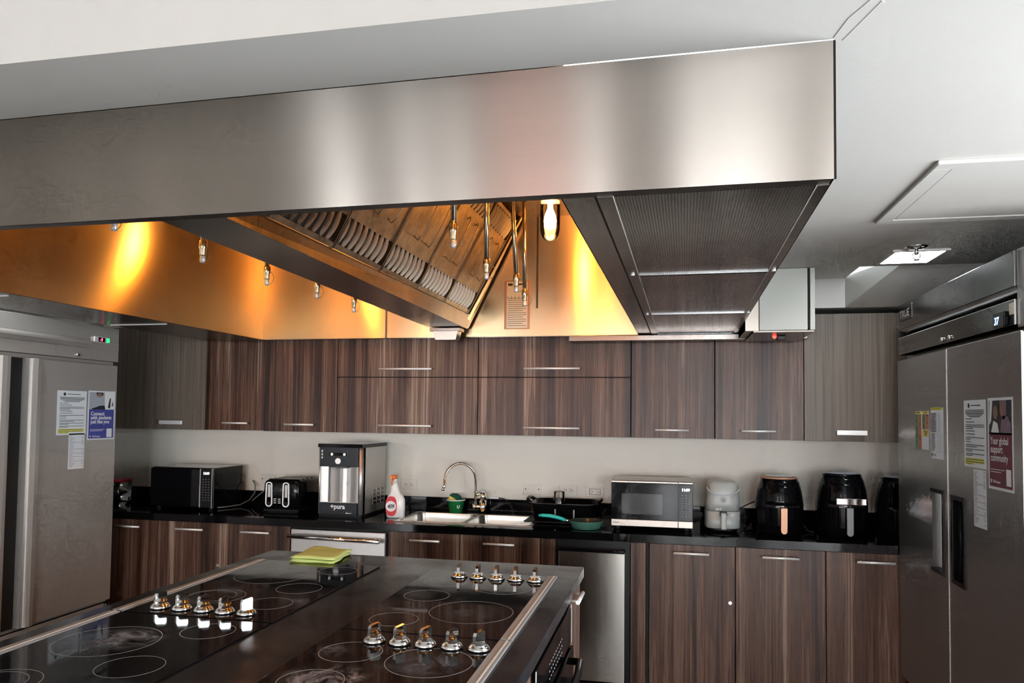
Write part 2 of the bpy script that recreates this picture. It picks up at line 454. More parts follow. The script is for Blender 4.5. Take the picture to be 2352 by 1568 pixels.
M['steel_mirror'] = steel('ice_maker_steel', (.50, .47, .43), .20, .7, (0, 0, 1), (60, 60, 2), .03, .25, (.36, .31, .26))
M['chrome'] = mat('chrome', (.86, .86, .86), .06, 1.0)
M['grip_grey'] = mat('grey_grip', (.22, .225, .22), .45, .3)
M['satin'] = mat('satin_aluminium', (.86, .85, .83), .36, .35)
M['trimsteel'] = mat('trim_strip_steel', (.40, .40, .395), .42, .25)
M['ceran'] = ceran('glass_ceramic')
M['ring'] = mat('burner_ring_print', (.34, .34, .34), .4)
M['black_gloss'] = mat('black_gloss_plastic', (.003, .003, .004), .07, spec=.3)
M['black'] = mat('black_plastic', (.004, .004, .0045), .32, spec=.25)
M['black_matte'] = mat('black_rubber', (.012, .012, .012), .7)
M['navy'] = mat('charcoal_panel', (.012, .015, .021), .28, spec=.3)
M['dark_glass'] = mat('oven_window', (.03, .032, .034), .10)
M['white'] = mat('white_plastic', (.80, .80, .78), .4)
M['white_box'] = paint('white_enamel', (.52, .54, .49), .35, .03, .01, 2.0)
M['paper'] = mat('paper', (.80, .82, .84), .6)
M['paper_warm'] = mat('aged_card', (.86, .80, .66), .6)
M['print'] = mat('black_print', (.05, .05, .055), .6)
M['grey_print'] = mat('grey_print', (.32, .32, .33), .6)
M['hilite'] = mat('yellow_highlight', (.78, .74, .06), .6)
M['blue'] = mat('blue_print', (.075, .085, .36), .5)
M['maroon'] = mat('maroon_print', (.17, .035, .055), .5)
M['white_print'] = mat('white_print', (.85, .85, .85), .5)
M['photo_grey'] = mat('photo_pale', (.42, .45, .50), .5)
M['photo_dark'] = mat('photo_dark', (.035, .035, .045), .5)
M['photo_skin'] = mat('photo_skin', (.30, .17, .12), .5)
M['photo_mauve'] = mat('photo_mauve', (.24, .16, .20), .5)
M['green_print'] = mat('green_print', (.17, .30, .12), .6)
M['red_print'] = mat('red_print', (.60, .20, .15), .6)
M['yellow_print'] = mat('yellow_print', (.80, .66, .16), .6)
M['cream'] = mat('outlet_plastic', (.70, .655, .58), .35)
M['grey_plastic'] = mat('grey_air_fryer_plastic', (.36, .385, .37), .32)
M['grey_dark'] = mat('grey_air_fryer_trim', (.20, .215, .21), .4)
M['copper'] = mat('copper_trim', (.56, .30, .19), .42, .35)
M['teal'] = mat('turquoise_handle', (.03, .50, .46), .35)
M['pan_green'] = mat('worn_green_enamel', (.075, .20, .15), .35)
M['pan_in'] = mat('nonstick_coating', (.035, .045, .045), .22)
M['green_tub'] = mat('green_tub_plastic', (.015, .22, .055), .3)
M['sponge'] = mat('sponge_yellow', (.72, .56, .10), .9)
M['scour'] = mat('scouring_pad', (.008, .075, .055), .95)
M['cloth'] = mat('lime_microfibre', (.76, .86, .30), .95)
M['bottle'] = mat('white_bottle', (.82, .82, .80), .22)
M['label_red'] = mat('bottle_label_red', (.60, .02, .03), .35)
M['orange'] = mat('sprayer_orange', (.90, .22, .03), .35)
M['red_lid'] = mat('red_lid', (.55, .02, .05), .35)
M['led'] = mat('led_diffuser', (1, 1, 1), .5, emit=(.93, .97, 1.0), estr=12.0)
M['led_small'] = mat('small_led_diffuser', (1, 1, 1), .5, emit=(.93, .97, 1.0), estr=32.0)
M['bulb'] = mat('warm_bulb', (1, .8, .5), .5, emit=(1.0, .62, .26), estr=22.0)
M['globe'] = thin_glass('lamp_globe_glass', (1, .96, .88), .05)
M['glass'] = thin_glass('drinking_glass', (.95, .97, .97), .10)
M['window'] = thin_glass('window_glass', (.95, .98, 1.0), .05)
M['led_blue'] = mat('blue_digits', (.1, .2, .8), .5, emit=(.25, .45, 1.0), estr=5.0)
M['led_white'] = mat('white_digits', (.8, .85, 1), .5, emit=(.80, .87, 1.0), estr=3.5)
M['led_red'] = mat('red_digits', (.8, .05, .1), .5, emit=(1.0, .08, .16), estr=3.0)
M['led_green'] = mat('green_switch', (.05, .5, .2), .5, emit=(.05, .75, .28), estr=.8)
M['red_lens'] = mat('red_lamp_lens', (.8, .02, .02), .3, emit=(1.0, .06, .04), estr=3.5)
M['cord'] = mat('black_cord', (.015, .015, .016), .5)
M['grey_cord'] = mat('grey_cord', (.16, .16, .16), .5)
M['basin'] = steel('sink_steel', (.62, .60, .56), .24, .3, (1, 0, 0), (60, 3, 3), .05, .08)
M['pipe'] = mat('chromed_pipe', (.80, .72, .58), .16, 1.0)
M['brass'] = mat('brass_nozzle', (.70, .58, .38), .25, 1.0)

# ================================================================== ROOM
struct('floor', MB().box(-9.1, 5.1, HALL_Y-.15, -4.3, -.1, 0), M['floor'])
struct('floor_kitchen', MB().box(-4.1, 2.0, -4.3, .1, -.1, 0), M['floor_k'])
struct('wall_back', MB().box(-4.1, 2.0, 0, .1, 0, 3.10), M['wall'])
struct('wall_left', MB().box(-4.2, -4.1, -4.3, .1, 0, 3.10).box(-9.1, -4.2, -4.4, -4.3, 0, 3.10), M['wall_room'])
struct('wall_hall_left', MB().box(-9.2, -9.1, HALL_Y-.15, -4.3, 0, 3.10), M['wall_room'])
struct('wall_hall_right', MB().box(5.1, 5.2, HALL_Y-.15, -4.3, 0, 3.10), M['wall_room'])
w = SIDE_WIN_Y
wr = MB().box(2.0, 2.15, -4.4, .1, 0, .25).box(2.0, 2.15, -4.4, .1, 2.25, 3.10).box(2.0, 2.15, -4.4, w-.80, .25, 2.25).box(2.0, 2.15, w+.80, .1, .25, 2.25)
wr.box(2.15, 5.1, -4.4, -4.3, 0, 3.10)
struct('wall_right', wr, M['wall_room'])
wo = struct('window_1', MB().box(2.105, 2.111, w-.79, w+.79, .26, 2.24), M['window'])
fr = MB()
for y0, y1, z0, z1 in ((-.80, -.74, .25, 2.25), (.74, .80, .25, 2.25), (-.74, .74, .25, .31), (-.74, .74, 2.19, 2.25), (-.025, .025, .31, 2.19)):
    fr.box(2.085, 2.13, w+y0, w+y1, z0, z1)
fr.build('window_frame', M['white'], wo)
ALLW = sorted(HALL_WIN + ((-3.9, -2.15),))
wf = MB().box(-9.1, 5.1, HALL_Y-.15, HALL_Y, 0, .30).box(-9.1, 5.1, HALL_Y-.15, HALL_Y, 2.5, 3.10)
xs = [-9.1] + [v for a in ALLW for v in a] + [5.1]
for k in range(0, len(xs), 2): wf.box(xs[k], xs[k+1], HALL_Y-.15, HALL_Y, .30, 2.5)
struct('wall_front', wf, M['wall_brown'])
for k, (x0, x1) in enumerate(ALLW):
    wo = struct('window_%d' % (k+2), MB().box(x0, x1, HALL_Y-.115, HALL_Y-.109, .30, 2.5), M['window'])
    fr = MB()
    for a in ((x0, x0+.05, .30, 2.5), (x1-.05, x1, .30, 2.5), (x0+.05, x1-.05, .30, .35), (x0+.05, x1-.05, 2.45, 2.5)): fr.box(a[0], a[1], HALL_Y-.13, HALL_Y-.09, a[2], a[3])
    fr.build('window_frame', M['white'], wo)
for k, (x0, x1) in enumerate(((-6.45, -6.1), (.22, .42), (.80, .88), (1.15, 1.32), (2.85, 3.1), (-1.40, -.95), (-5.05, -4.95))):
    struct('trim_%d' % (k+2), MB().box(x0, x1, HALL_Y+.10, HALL_Y+.22, 0, 3.05), M['pilaster'])  # added dark bars, out of view, that band the hood's reflection
for k, (y0, y1) in enumerate(((-14.6, -14.0), (-12.4, -12.1), (-11.0, -10.0), (-8.6, -8.3), (-7.4, -6.6), (-5.6, -5.4))):
    struct('trim_%d' % (k+9), MB().box(-9.10, -9.0, y0, y1, 0, 3.05), M['pilaster'])  # more added bars on the unseen side wall, for streaks on the hood
cu_ = MB(); n = 90
A_ = [(-4.0+1.9*k/n, HALL_Y+.07+.03*math.sin(k*1.25), .2) for k in range(n+1)]
cu_.loft([A_, [(p[0], p[1], 2.6) for p in A_]], False, False, closed=False)  # added to reflect as a pink band on the hood front
tag(cu_.build('curtain', M['curtain']), 'sheer pink curtain over a hall window behind the camera', 'curtain')
# lowered kitchen ceiling: cut out around the hood
ce = MB()
HF = [(-3.022, -3.146), (.307, -3.209), (.359, -.446), (-2.970, -.383)]
ce.prism([(-4.1, -3.424), (2.0, -3.424), (2.0, -3.209), (.309, -3.209), (-3.022, -3.146), (-4.1, -3.146)], 'z', 2.27, 3.10)
ce.prism([(.309, -3.209), (2.0, -3.209), (2.0, -.88), (.352, -.88)], 'z', 2.27, 3.10)
ce.prism([(-4.1, -3.146), (-3.022, -3.146), (-2.98, -.88), (-4.1, -.88)], 'z', 2.27, 3.10)
ce.prism([(-4.1, -.88), (-2.98, -.88), (-2.97, -.37), (.36, -.43), (.353, -.88), (.93, -.88), (.93, -.40), (.93, 0), (-4.1, 0)], 'z', 2.30, 3.10)
ce.box(-9.1, 5.1, HALL_Y-.15, -3.424, 3.05, 3.15)
struct('ceiling', ce, M['ceiling'])
so_ = MB().box(.70, 2.0, -.40, 0, 2.14, 2.30)
so_.add([(.93, -.40, 2.14), (2.0, -.40, 2.14), (2.0, -.88, 2.27), (1.07, -.88, 2.27), (.93, -.40, 2.31), (2.0, -.40, 2.31), (2.0, -.88, 2.31), (1.07, -.88, 2.31)],
        [(0, 1, 2, 3), (4, 7, 6, 5), (0, 3, 7, 4), (3, 2, 6, 7), (2, 1, 5, 6), (1, 0, 4, 5)])
struct('ceiling_soffit', so_, M['ceiling'])
# torn plaster seam running from the hood's corner
tr = MB()
tr.prism([(.306, -3.214), (.318, -3.214), (.330, -3.29), (.352, -3.345), (.343, -3.345), (.318, -3.285)], 'z', 2.2688, 2.2705)
tr.prism([(.325, -3.20), (.331, -3.20), (.368, -3.33), (.362, -3.335)], 'z', 2.2690, 2.2705)
struct('trim_1', tr, M['ceiling'])
# ceiling trim: access hatch, recessed light, sprinkler
t = thing('access_hatch', 'square white access hatch in the ceiling beside the hood', 'hatch', (1.08, -2.09, 2.27))
hx0, hx1, hy0, hy1 = .742, 1.43, -2.434, -1.758
fr = MB()
fr.box(hx0, hx1, hy0, hy0+.05, 2.258, 2.27, .002); fr.box(hx0, hx1, hy1-.05, hy1, 2.258, 2.27, .002)
fr.box(hx0, hx0+.05, hy0+.05, hy1-.05, 2.258, 2.27, .002); fr.box(hx1-.05, hx1, hy0+.05, hy1-.05, 2.258, 2.27, .002)
fr.build('hatch_frame', M['ceiling'], t)
MB().box(hx0+.054, hx1-.054, hy0+.054, hy1-.054, 2.2605, 2.268, .002).build('hatch_panel', M['ceiling'], t)
def led_panel(cx, cy, z, w, d, label, group=None, m='led_small'):
    t = thing('recessed_light', label, 'light', (cx, cy, z), group)
    fr = MB()
    for a in ((-w/2-.015, w/2+.015, -d/2-.015, -d/2), (-w/2-.015, w/2+.015, d/2, d/2+.015), (-w/2-.015, -w/2, -d/2, d/2), (w/2, w/2+.015, -d/2, d/2)):
        fr.box(cx+a[0], cx+a[1], cy+a[2], cy+a[3], z-.008, z)
    fr.build('bezel', M['white'], t)
    MB().box(cx-w/2, cx+w/2, cy-d/2, cy+d/2, z-.007, z-.001).build('diffuser', M[m], t)
    return t
led_panel(1.06, -1.10, 2.27, .20, .25, 'small glowing square LED panel in the ceiling next to the sprinkler')
led_panel(-3.16, -1.70, 2.27, .20, .25, 'small square LED panel in the ceiling above the left refrigerator', m='led')
for (x, y), w in zip(((-2.6, -10.0), (.4, -10.0)), ('left one of the hall', 'right one of the hall')):
    led_panel(x, y, 3.05, .58, .58, 'large square LED panel in the higher ceiling, ' + w, 'LED panels of the higher ceiling', 'led')  # added lamps for the room light, none in view
t = thing('sprinkler', 'chrome fire sprinkler on a round plate beside the ceiling LED panel', 'sprinkler', (1.022, -1.296, 2.27))
MB().lathe([(.047, 0), (.047, -.003), (.030, -.010), (.012, -.012)], (1.022, -1.296, 2.27), 24).build('escutcheon', M['chrome'], t)
sp = MB().cyl((1.022, -1.296, 2.26), (1.022, -1.296, 2.235), .008, n=10)
for s in (-1, 1): sp.tube([(1.022+s*.006, -1.296, 2.246), (1.022+s*.015, -1.296, 2.236), (1.022+s*.012, -1.296, 2.222), (1.022, -1.296, 2.212)], .0028, 6)
sp.cyl((1.022, -1.296, 2.214), (1.022, -1.296, 2.211), .012, n=12)
sp.build('sprinkler_head', M['chrome'], t)

# ================================================================== WALL CABINETS
def bar_handle(name, x0, x1, y, z, door, r=.0065, flat=False):
    mb = MB()
    if flat:
        mb.box(x0, x1, y-.030, y-.014, z-.013, z+.013, .002)
        for x in (x0+.02, x1-.02): mb.box(x-.008, x+.008, y-.016, y+.001, z-.006, z+.006)
    else:
        mb.cyl((x0, y-.030, z), (x1, y-.030, z), r, n=12)
        for x in (x0+.022, x1-.022): mb.cyl((x, y-.030, z), (x, y+.001, z), .0045, n=8)
    return mb.build(name, M['satin'], door)
UZ0, UZ1 = 1.410, 2.115
def wall_cabinet(label, x0, x1, yf, doors, wood, z0=UZ0):
    """doors: list of (z0, z1, hx0, hx1, hz, flat)"""
    t = thing('wall_cabinet', label, 'cabinet', ((x0+x1)/2, 0, z0), 'cabinets on the back wall')
    MB().box(x0+.001, x1-.001, yf+.020, -.001, z0+.003, UZ1).build('carcass', M['dark_gap'], t)
    for d0, d1, h0, h1, hz, fl in doors:
        d = MB().box(x0+.0022, x1-.0022, yf, yf+.019, d0+.0025, d1-.0025, .0012, 1).build('door', wood, t)
        if h0 is not None: bar_handle('handle', h0, h1, yf, hz, d, flat=fl)
    return t
wall_cabinet('plain grey-brown wall cabinet beside the left refrigerator, flat handle', -4.05, -3.087, -.22, [(1.407, UZ1, -3.421, -3.246, 1.457, True)], M['grey_wood'], 1.407)
wall_cabinet('narrow shaded wall cabinet between the plain one and the lit run', -3.087, -2.571, -.22, [(1.409, UZ1, -2.936, -2.750, 1.459, False)], M['wood'], 1.409)
wall_cabinet('single-door zebra wood wall cabinet above the toaster', -2.569, -2.060, -.36, [(UZ0, UZ1, -2.406, -2.204, 1.458, False)], M['wood'])
wall_cabinet('wide two-tier wall cabinet above the water dispenser', -2.060, -1.142, -.36, [(UZ0, 1.760, -1.768, -1.427, 1.461, False), (1.760, UZ1, -1.770, -1.427, 1.810, False)], M['wood'])
wall_cabinet('wide two-tier wall cabinet above the dish rack', -1.142, -.224, -.36, [(UZ0, 1.760, -.854, -.518, 1.460, False), (1.760, UZ1, -.855, -.519, 1.811, False)], M['wood'])
wall_cabinet('single-door zebra wood wall cabinet above the steel-trimmed microwave', -.224, .246, -.36, [(UZ0, UZ1, -.085, .102, 1.458, False)], M['wood'])
wall_cabinet('single-door zebra wood wall cabinet above the grey air fryer', .246, .723, -.36, [(UZ0, UZ1, .388, .573, 1.459, False)], M['wood'])
wall_cabinet('plain grey oak wall cabinet beside the right refrigerator, flat handle', .723, 1.95, -.36, [(1.408, UZ1, .887, 1.041, 1.458, True)], M['grey_wood'], 1.408)

# ================================================================== BASE CABINETS, COUNTER
BF = -.62
def base_cabinet(label, x0, x1, hx=None, lock=None, name='base_cabinet', ztop=.857):
    t = thing(name, label, 'cabinet', ((x0+x1)/2, 0, 0), 'base cabinets under the back counter')
    MB().box(x0+.001, x1-.001, BF+.021, -.001, .10, ztop).box(x0+.001, x1-.001, BF+.07, -.05, 0, .10).build('carcass', M['dark_gap'], t)
    d = MB().box(x0+.0022, x1-.0022, BF, BF+.019, .105, .853, .0012, 1).build('door', M['wood'], t)
    if hx: bar_handle('handle', hx[0], hx[1], BF, .812, d)
    if lock:
        MB().cyl((lock[0], BF+.002, lock[1]), (lock[0], BF-.008, lock[1]), .011, .009, n=16).build('lock', M['chrome'], d)
    return t
base_cabinet('dark base cabinet half hidden by the left refrigerator', -4.05, -3.12, (-3.409, -3.231))
base_cabinet('base cabinet under the black microwave', -3.12, -2.672, (-2.976, -2.787), (-2.695, .60))
base_cabinet('base cabinet under the toaster, beside the dishwasher', -2.672, -2.217, (-2.531, -2.344))
base_cabinet('base cabinet under the left sink basin', -1.598, -1.167, (-1.459, -1.280), ztop=.72)
base_cabinet('base cabinet under the right sink basin', -1.167, -.703, (-1.025, -.846), ztop=.72)
base_cabinet('narrow wood filler left of the stainless under-counter unit', -.702, -.616, name='filler_panel')
base_cabinet('narrow wood filler right of the stainless under-counter unit', -.210, -.126, name='filler_panel')
base_cabinet('base cabinet under the steel-trimmed microwave', -.110, .336, (.018, .201), (.309, .563))
base_cabinet('base cabinet under the copper-handled air fryer', .336, .782, (.468, .649))
base_cabinet('base cabinet partly behind the right refrigerator', .782, 1.25, (.925, 1.105))

t = tag(MB().box(-.1255, -.1105, BF+.015, BF+.03, .10, .857).build('end_stile', M['dark_gap']), 'thin dark stile between the filler and the base cabinets', 'trim')
SX0, SX1, SY0, SY1 = -1.585, -.775, -.545, -.115
t = thing('countertop', 'long glossy black granite countertop along the back wall', 'countertop', (-1.0, -.32, .86))
ct = MB()
for a in ((-4.05, SX0, -.64, 0), (SX1, 1.115, -.64, 0), (1.115, 1.95, -.6195, 0), (SX0, SX1, -.64, SY0), (SX0, SX1, SY1, 0)):
    ct.box(a[0], a[1], a[2], a[3]-.001, .858, .900)
ct.build('slab', M['granite'], t)
MB().box(-4.05, 1.95, -.022, -.001, .9005, .990, .002).build('upstand', M['granite'], t)
# dishwasher
t = thing('dishwasher', 'stainless dishwasher with bar handle under the water dispenser', 'dishwasher', (-1.914, 0, 0))
MB().box(-2.214, -1.601, BF+.012, -.05, .10, .852).build('tub', M['black'], t)
d = MB().box(-2.208, -1.612, BF-.012, BF+.012, .13, .842, .004).build('door', M['steel'], t)
h = MB().cyl((-2.205, BF-.055, .806), (-1.632, BF-.055, .798), .013, n=14)
for x in (-2.185, -1.652): h.cyl((x, BF-.055, .803), (x, BF-.010, .803), .012, n=12)
h.build('handle', M['chrome'], d)
# under-counter stainless unit
t = thing('undercounter_appliance', 'stainless-fronted under-counter unit in a black frame', 'appliance', (-.41, 0, 0))
MB().box(-.614, -.212, BF+.004, -.05, .06, .856).build('black_frame', M['black'], t)
d = MB().box(-.597, -.238, BF-.030, BF+.003, .107, .795, .003).build('door', M['steel_mirror'], t)
MB().box(-.600, -.234, BF-.042, BF+.003, .797, .816, .004).build('top_grip', M['black_gloss'], t)
MB().box(-.600, -.234, BF-.030, BF+.003, .05, .104, .002).build('kick_plate', M['black_gloss'], t)
# sink
t = thing('sink', 'stainless double-basin drop-in sink in the black counter', 'sink', (-1.18, -.33, .9))
rim = MB(); DX = -1.175
for a in ((SX0-.012, SX1+.012, SY0-.012, SY0+.018), (SX0-.012, SX1+.012, SY1-.03, SY1+.012), (SX0-.012, SX0+.018, SY0+.018, SY1-.03), (SX1-.018, SX1+.012, SY0+.018, SY1-.03), (DX-.014, DX+.014, SY0+.018, SY1-.03)):
    rim.box(a[0], a[1], a[2], a[3], .9005, .905, .0018)
rim.build('rim', M['basin'], t)
for x0, x1 in ((SX0+.018, DX-.014), (DX+.014, SX1-.018)):
    y0, y1 = SY0+.018, SY1-.03
    b = MB()
    def rr(ins, z, r):
        pts = []
        for cx, cy, a0 in ((x1-ins-r, y1-ins-r, 0), (x0+ins+r, y1-ins-r, PI/2), (x0+ins+r, y0+ins+r, PI), (x1-ins-r, y0+ins+r, 1.5*PI)):
            for k in range(6): pts.append((cx + r*math.cos(a0+k*PI/10), cy + r*math.sin(a0+k*PI/10), z))
        return pts
    b.loft([rr(0, .903, .05), rr(.004, .88, .05), rr(.012, .76, .055), rr(.045, .735, .06), rr(.15, .730, .02)], False, True)
    bo = b.build('basin', M['basin'], t)
    MB().lathe([(.0, .004), (.03, .004), (.034, .0015)], ((x0+x1)/2, (y0+y1)/2, .730), 20, False, False).build('drain', M['chrome'], bo)
# faucet
t = thing('faucet', 'tall chrome gooseneck faucet behind the double sink', 'faucet', (-1.172, -.075, .9))
fb = MB().cyl((-1.172, -.075, .901), (-1.172, -.075, .985), .024, .022, 20)
fb.cyl((-1.172, -.075, .985), (-1.172, -.075, 1.035), .019, .017, 18)
fb.build('body', M['chrome'], t)
MB().cyl((-1.172, -.075, .945), (-1.225, -.088, .945), .011, n=14).cyl((-1.226, -.088, .93), (-1.226, -.088, .965), .014, n=14).build('spout_base', M['chrome'], t)
pts = [(-1.220, -.088, .955), (-1.217, -.09, 1.06), (-1.218, -.092, 1.12)]
for k in range(1, 12):
    a = k/11*math.radians(200)
    pts.append((-1.306+.088*math.cos(a), -.092-.115*k/11, 1.125+.098*math.sin(a)))
pts.append((-1.392, -.225, 1.068))
MB().tube(pts, .0085, 12).cyl((-1.391, -.224, 1.074), (-1.3945, -.229, 1.056), .0105, n=12).build('spout', M['chrome'], t)
MB().tube([(-1.172, -.075, 1.03), (-1.172, -.077, 1.042), (-1.205, -.120, 1.022)], [.013, .012, .008], 10).build('lever', M['chrome'], t)

# ================================================================== THINGS ON THE BACK COUNTER
CZ = .9005
# black microwave, left
t = thing('microwave', 'glossy all-black microwave near the left refrigerator', 'microwave', (-3.087, -.28, .9))
MB().box(-3.313, -2.864, -.432, -.10, .916, 1.170, .006).build('housing', M['black_gloss'], t)
MB().box(-3.313, -2.951, -.452, -.4325, .918, 1.166, .004).build('door', M['black_gloss'], t)
cp = MB().box(-2.948, -2.864, -.452, -.4325, .918, 1.166, .004).build('control_panel', M['black'], t)
MB().box(-2.9505, -2.9487, -.4535, -.4325, .918, 1.166).box(-2.866, -2.8645, -.4535, -.4325, .918, 1.166).build('chrome_edge', M['satin'], t)
tx = text_into(MB(), '11:09', .020, (-2.906, -.4532, 1.131), (1, 0, 0), (0, 0, 1), align='CENTER', bold=.0008); tx.build('clock_digits', M['led_white'], cp)
kp = MB()
for r in range(9):
    for c in range(3): kp.box(-2.931+c*.020, -2.923+c*.020, -.4531, -.4519, 1.098-r*.0165, 1.1008-r*.0165)
kp.build('keypad', M['grey_print'], cp)
for x, y in ((-3.28, -.40), (-2.90, -.40), (-3.28, -.14), (-2.90, -.14)): MB().cyl((x, y, CZ), (x, y, .918), .014, n=10).build('foot', M['black_matte'], t)
MB().box(-2.865, -2.8635, -.35, -.17, 1.03, 1.13).build('vent_recess', M['black'], t)
c = MB().tube([(-2.83, -.03, 1.06), (-2.80, -.05, 1.03), (-2.79, -.07, .98), (-2.80, -.12, .935), (-2.82, -.20, .912), (-2.85, -.30, .910), (-2.88, -.36, .910)], .004, 6)
c.build('power_cord', M['grey_cord'], t)
CORD2 = MB().tube([(-2.79, -.10, .93), (-2.74, -.10, .97), (-2.68, -.09, 1.02), (-2.64, -.08, 1.05), (-2.62, -.07, 1.085), (-2.60, -.06, 1.06), (-2.62, -.07, 1.03), (-2.66, -.09, 1.03), (-2.60, -.12, 1.04)], .004, 6)
# toaster
t = thing('toaster', 'black four-slot toaster with two chrome lever plates', 'toaster', (-2.404, -.28, .9))
b = MB()
def tring(z, ins, r=.03):
    x0, x1, y0, y1 = -2.532+ins, -2.276-ins, -.418+ins, -.148-ins
    out = []
    for cx, cy, a0 in ((x1-r, y1-r, 0), (x0+r, y1-r, PI/2), (x0+r, y0+r, PI), (x1-r, y0+r, 1.5*PI)):
        for k in range(6): out.append((cx + r*math.cos(a0+k*PI/10), cy + r*math.sin(a0+k*PI/10), z))
    return out
b.loft([tring(.925, .008), tring(.935, 0), tring(1.080, .004), tring(1.098, .010), tring(1.108, .024), tring(1.110, .04)])
b.build('body', M['black_gloss'], t)
MB().box(-2.525, -2.283, -.41, -.155, CZ+.006, .9255, .004).box(-2.51, -2.30, -.39, -.17, CZ, CZ+.008).build('base', M['black'], t)
for y0 in (-.385, -.325, -.265, -.205): MB().box(-2.505, -2.300, y0, y0+.022, 1.1095, 1.1106).build('slot', M['void'], t)
for xc in (-2.480, -2.363):
    pl = MB()
    outer = []; inner = []
    for k in range(12):
        a = PI + k/11*PI
        outer.append((xc+.024*math.cos(a), .962+.024*math.sin(a))); inner.append((xc+.0165*math.cos(a), .962+.0165*math.sin(a)))
    for k in range(12):
        a = k/11*PI
        outer.append((xc+.022*math.cos(a), 1.078+.016*math.sin(a))); inner.append((xc+.0145*math.cos(a), 1.078+.010*math.sin(a)))
    n = len(outer)
    f = lambda P, y: [(p[0], y, p[1]) for p in P]
    pl.loft([f(outer, -.4185), f(outer, -.4235), f(inner, -.4235), f(inner, -.4185)], False, False, smooth=False)
    pl.build('lever_frame', M['satin'], t)
    MB().box(xc-.009, xc+.009, -.4215, -.4185, .998, 1.078, .001).build('lever_slot', M['steel'], t)
    MB().cyl((xc, -.4185, .960), (xc, -.4255, .960), .0125, n=16).cyl((xc, -.4255, .960), (xc, -.430, .960), .006, n=12).build('dial', M['black'], t)
bt = MB()
for r in range(3):
    for c_ in range(2): bt.box(-2.447+c_*.030, -2.430+c_*.030, -.4215, -.4175, .962+r*.012, .966+r*.012)
bt.build('buttons', M['satin'], t)
CORD2.build('power_cord', M['grey_cord'], t)
# water dispenser
DX0, DX1, DY0, DY1, DZ1 = -2.119, -1.832, -.470, -.095, 1.345
t = thing('water_dispenser', 'stainless countertop water dispenser with black control panel', 'dispenser', (-1.975, -.28, .9))
b = MB()
b.box(DX0, DX0+.012, DY0+.012, DY1, .915, 1.322).box(DX1-.028, DX1, DY0+.02, DY1, .915, 1.322)
b.box(DX0+.0121, DX1-.0281, DY0+.16, DY1-.001, .915, 1.322)
b.vbox(DX1-.030, DX1, DY0-.002, DY0+.06, .915, 1.322, .014).vbox(DX0, DX0+.010, DY0, DY0+.04, .915, 1.322, .004)
b.build('housing', M['steel'], t)
# dispensing bay: flat cheeks and a half-round alcove
al = MB(); prof = []
xc = (DX0+DX1)/2-.008
prof.append((DX0+.010, DY0+.006)); prof.append((xc-.078, DY0+.006))
for k in range(13):
    a = PI + k/12*PI
    prof.append((xc+.072*math.cos(a), DY0+.012 - .105*math.sin(a)))
prof.append((xc+.078, DY0+.006)); prof.append((DX1-.029, DY0+.006))
al.loft([[(p[0], p[1], .985) for p in prof], [(p[0], p[1], 1.208) for p in prof]], False, False, closed=False)
al.build('alcove', M['steel'], t)
MB().lathe([(.046, 0), (.046, -.012), (.040, -.016)], (xc, DY0+.055, 1.210), 24, False, True).build('nozzle_skirt', M['steel'], t)
up = MB().box(DX0+.008, DX1-.028, DY0-.004, DY0+.16, 1.205, 1.325, .003).build('control_panel', M['navy'], t)
MB().box(DX0+.070, DX1-.098, DY0-.0055, DY0-.004, 1.272, 1.290, .0005).build('sensor_window', M['black_gloss'], up)
for dx in (-.052, .030): MB().cyl((xc+dx+.005, DY0-.0035, 1.281), (xc+dx+.005, DY0-.008, 1.281), .0085, n=16).build('button', M['satin'], up)
MB().cyl((xc-.006, DY0-.0035, 1.240), (xc-.006, DY0-.009, 1.240), .018, n=24).build('dispense_button', M['satin'], up)
ic = MB()
for z in (1.303, 1.283, 1.263):
    ic.prism([(DX0+.017, z-.005), (DX0+.029, z-.005), (DX0+.023, z+.006)], 'y', DY0-.0045, DY0-.0038).box(DX0+.018, DX0+.028, DY0-.0045, DY0-.0038, z-.009, z-.007)
ic.build('icons', M['white_print'], up)
lo = MB().box(DX0+.010, DX1-.030, DY0-.004, DY0+.16, .912, .986, .003).build('lower_panel', M['navy'], t)
text_into(MB(), '+pura', .040, (xc-.004, DY0-.0046, .950), (1, 0, 0), (0, 0, 1), align='CENTER', bold=.0011).build('lettering', M['white_print'], lo)
sl = MB().prism([(xc+.048, .922), (xc+.056, .931), (xc+.062, .922)], 'y', DY0-.0046, DY0-.004).box(xc+.060, xc+.088, DY0-.0046, DY0-.004, .9235, .9265)
sl.build('small_logo', M['white_print'], lo)
MB().box(DX0+.03, DX1-.05, DY0+.0, DY0+.13, .986, .990).build('drip_tray', M['chrome'], t)
lid = MB().prism([(DX0-.003, DY0-.008), (DX1+.003, DY0-.008), (DX1+.006, DY1+.004), (DX0-.006, DY1+.004)], 'z', 1.323, DZ1)
lid.build('lid', M['black_gloss'], t)
MB().box(DX0+.003, DX1-.003, DY0+.006, DY1-.004, CZ, .914).build('base', M['black'], t)
text_into(MB(), 'D', .022, (xc+.006, DY0+.108, 1.085), (1, 0, 0), (0, 0, 1), align='CENTER').build('etched_mark', M['grey_print'], t)
for r in range(4):
    for c_ in range(3):
        MB().box(DX1-.0005, DX1+.0015, -.30+c_*.065, -.252+c_*.065, .965+r*.026, .977+r*.026, .0005).build('vent_slot', M['fridge_dark'], t)
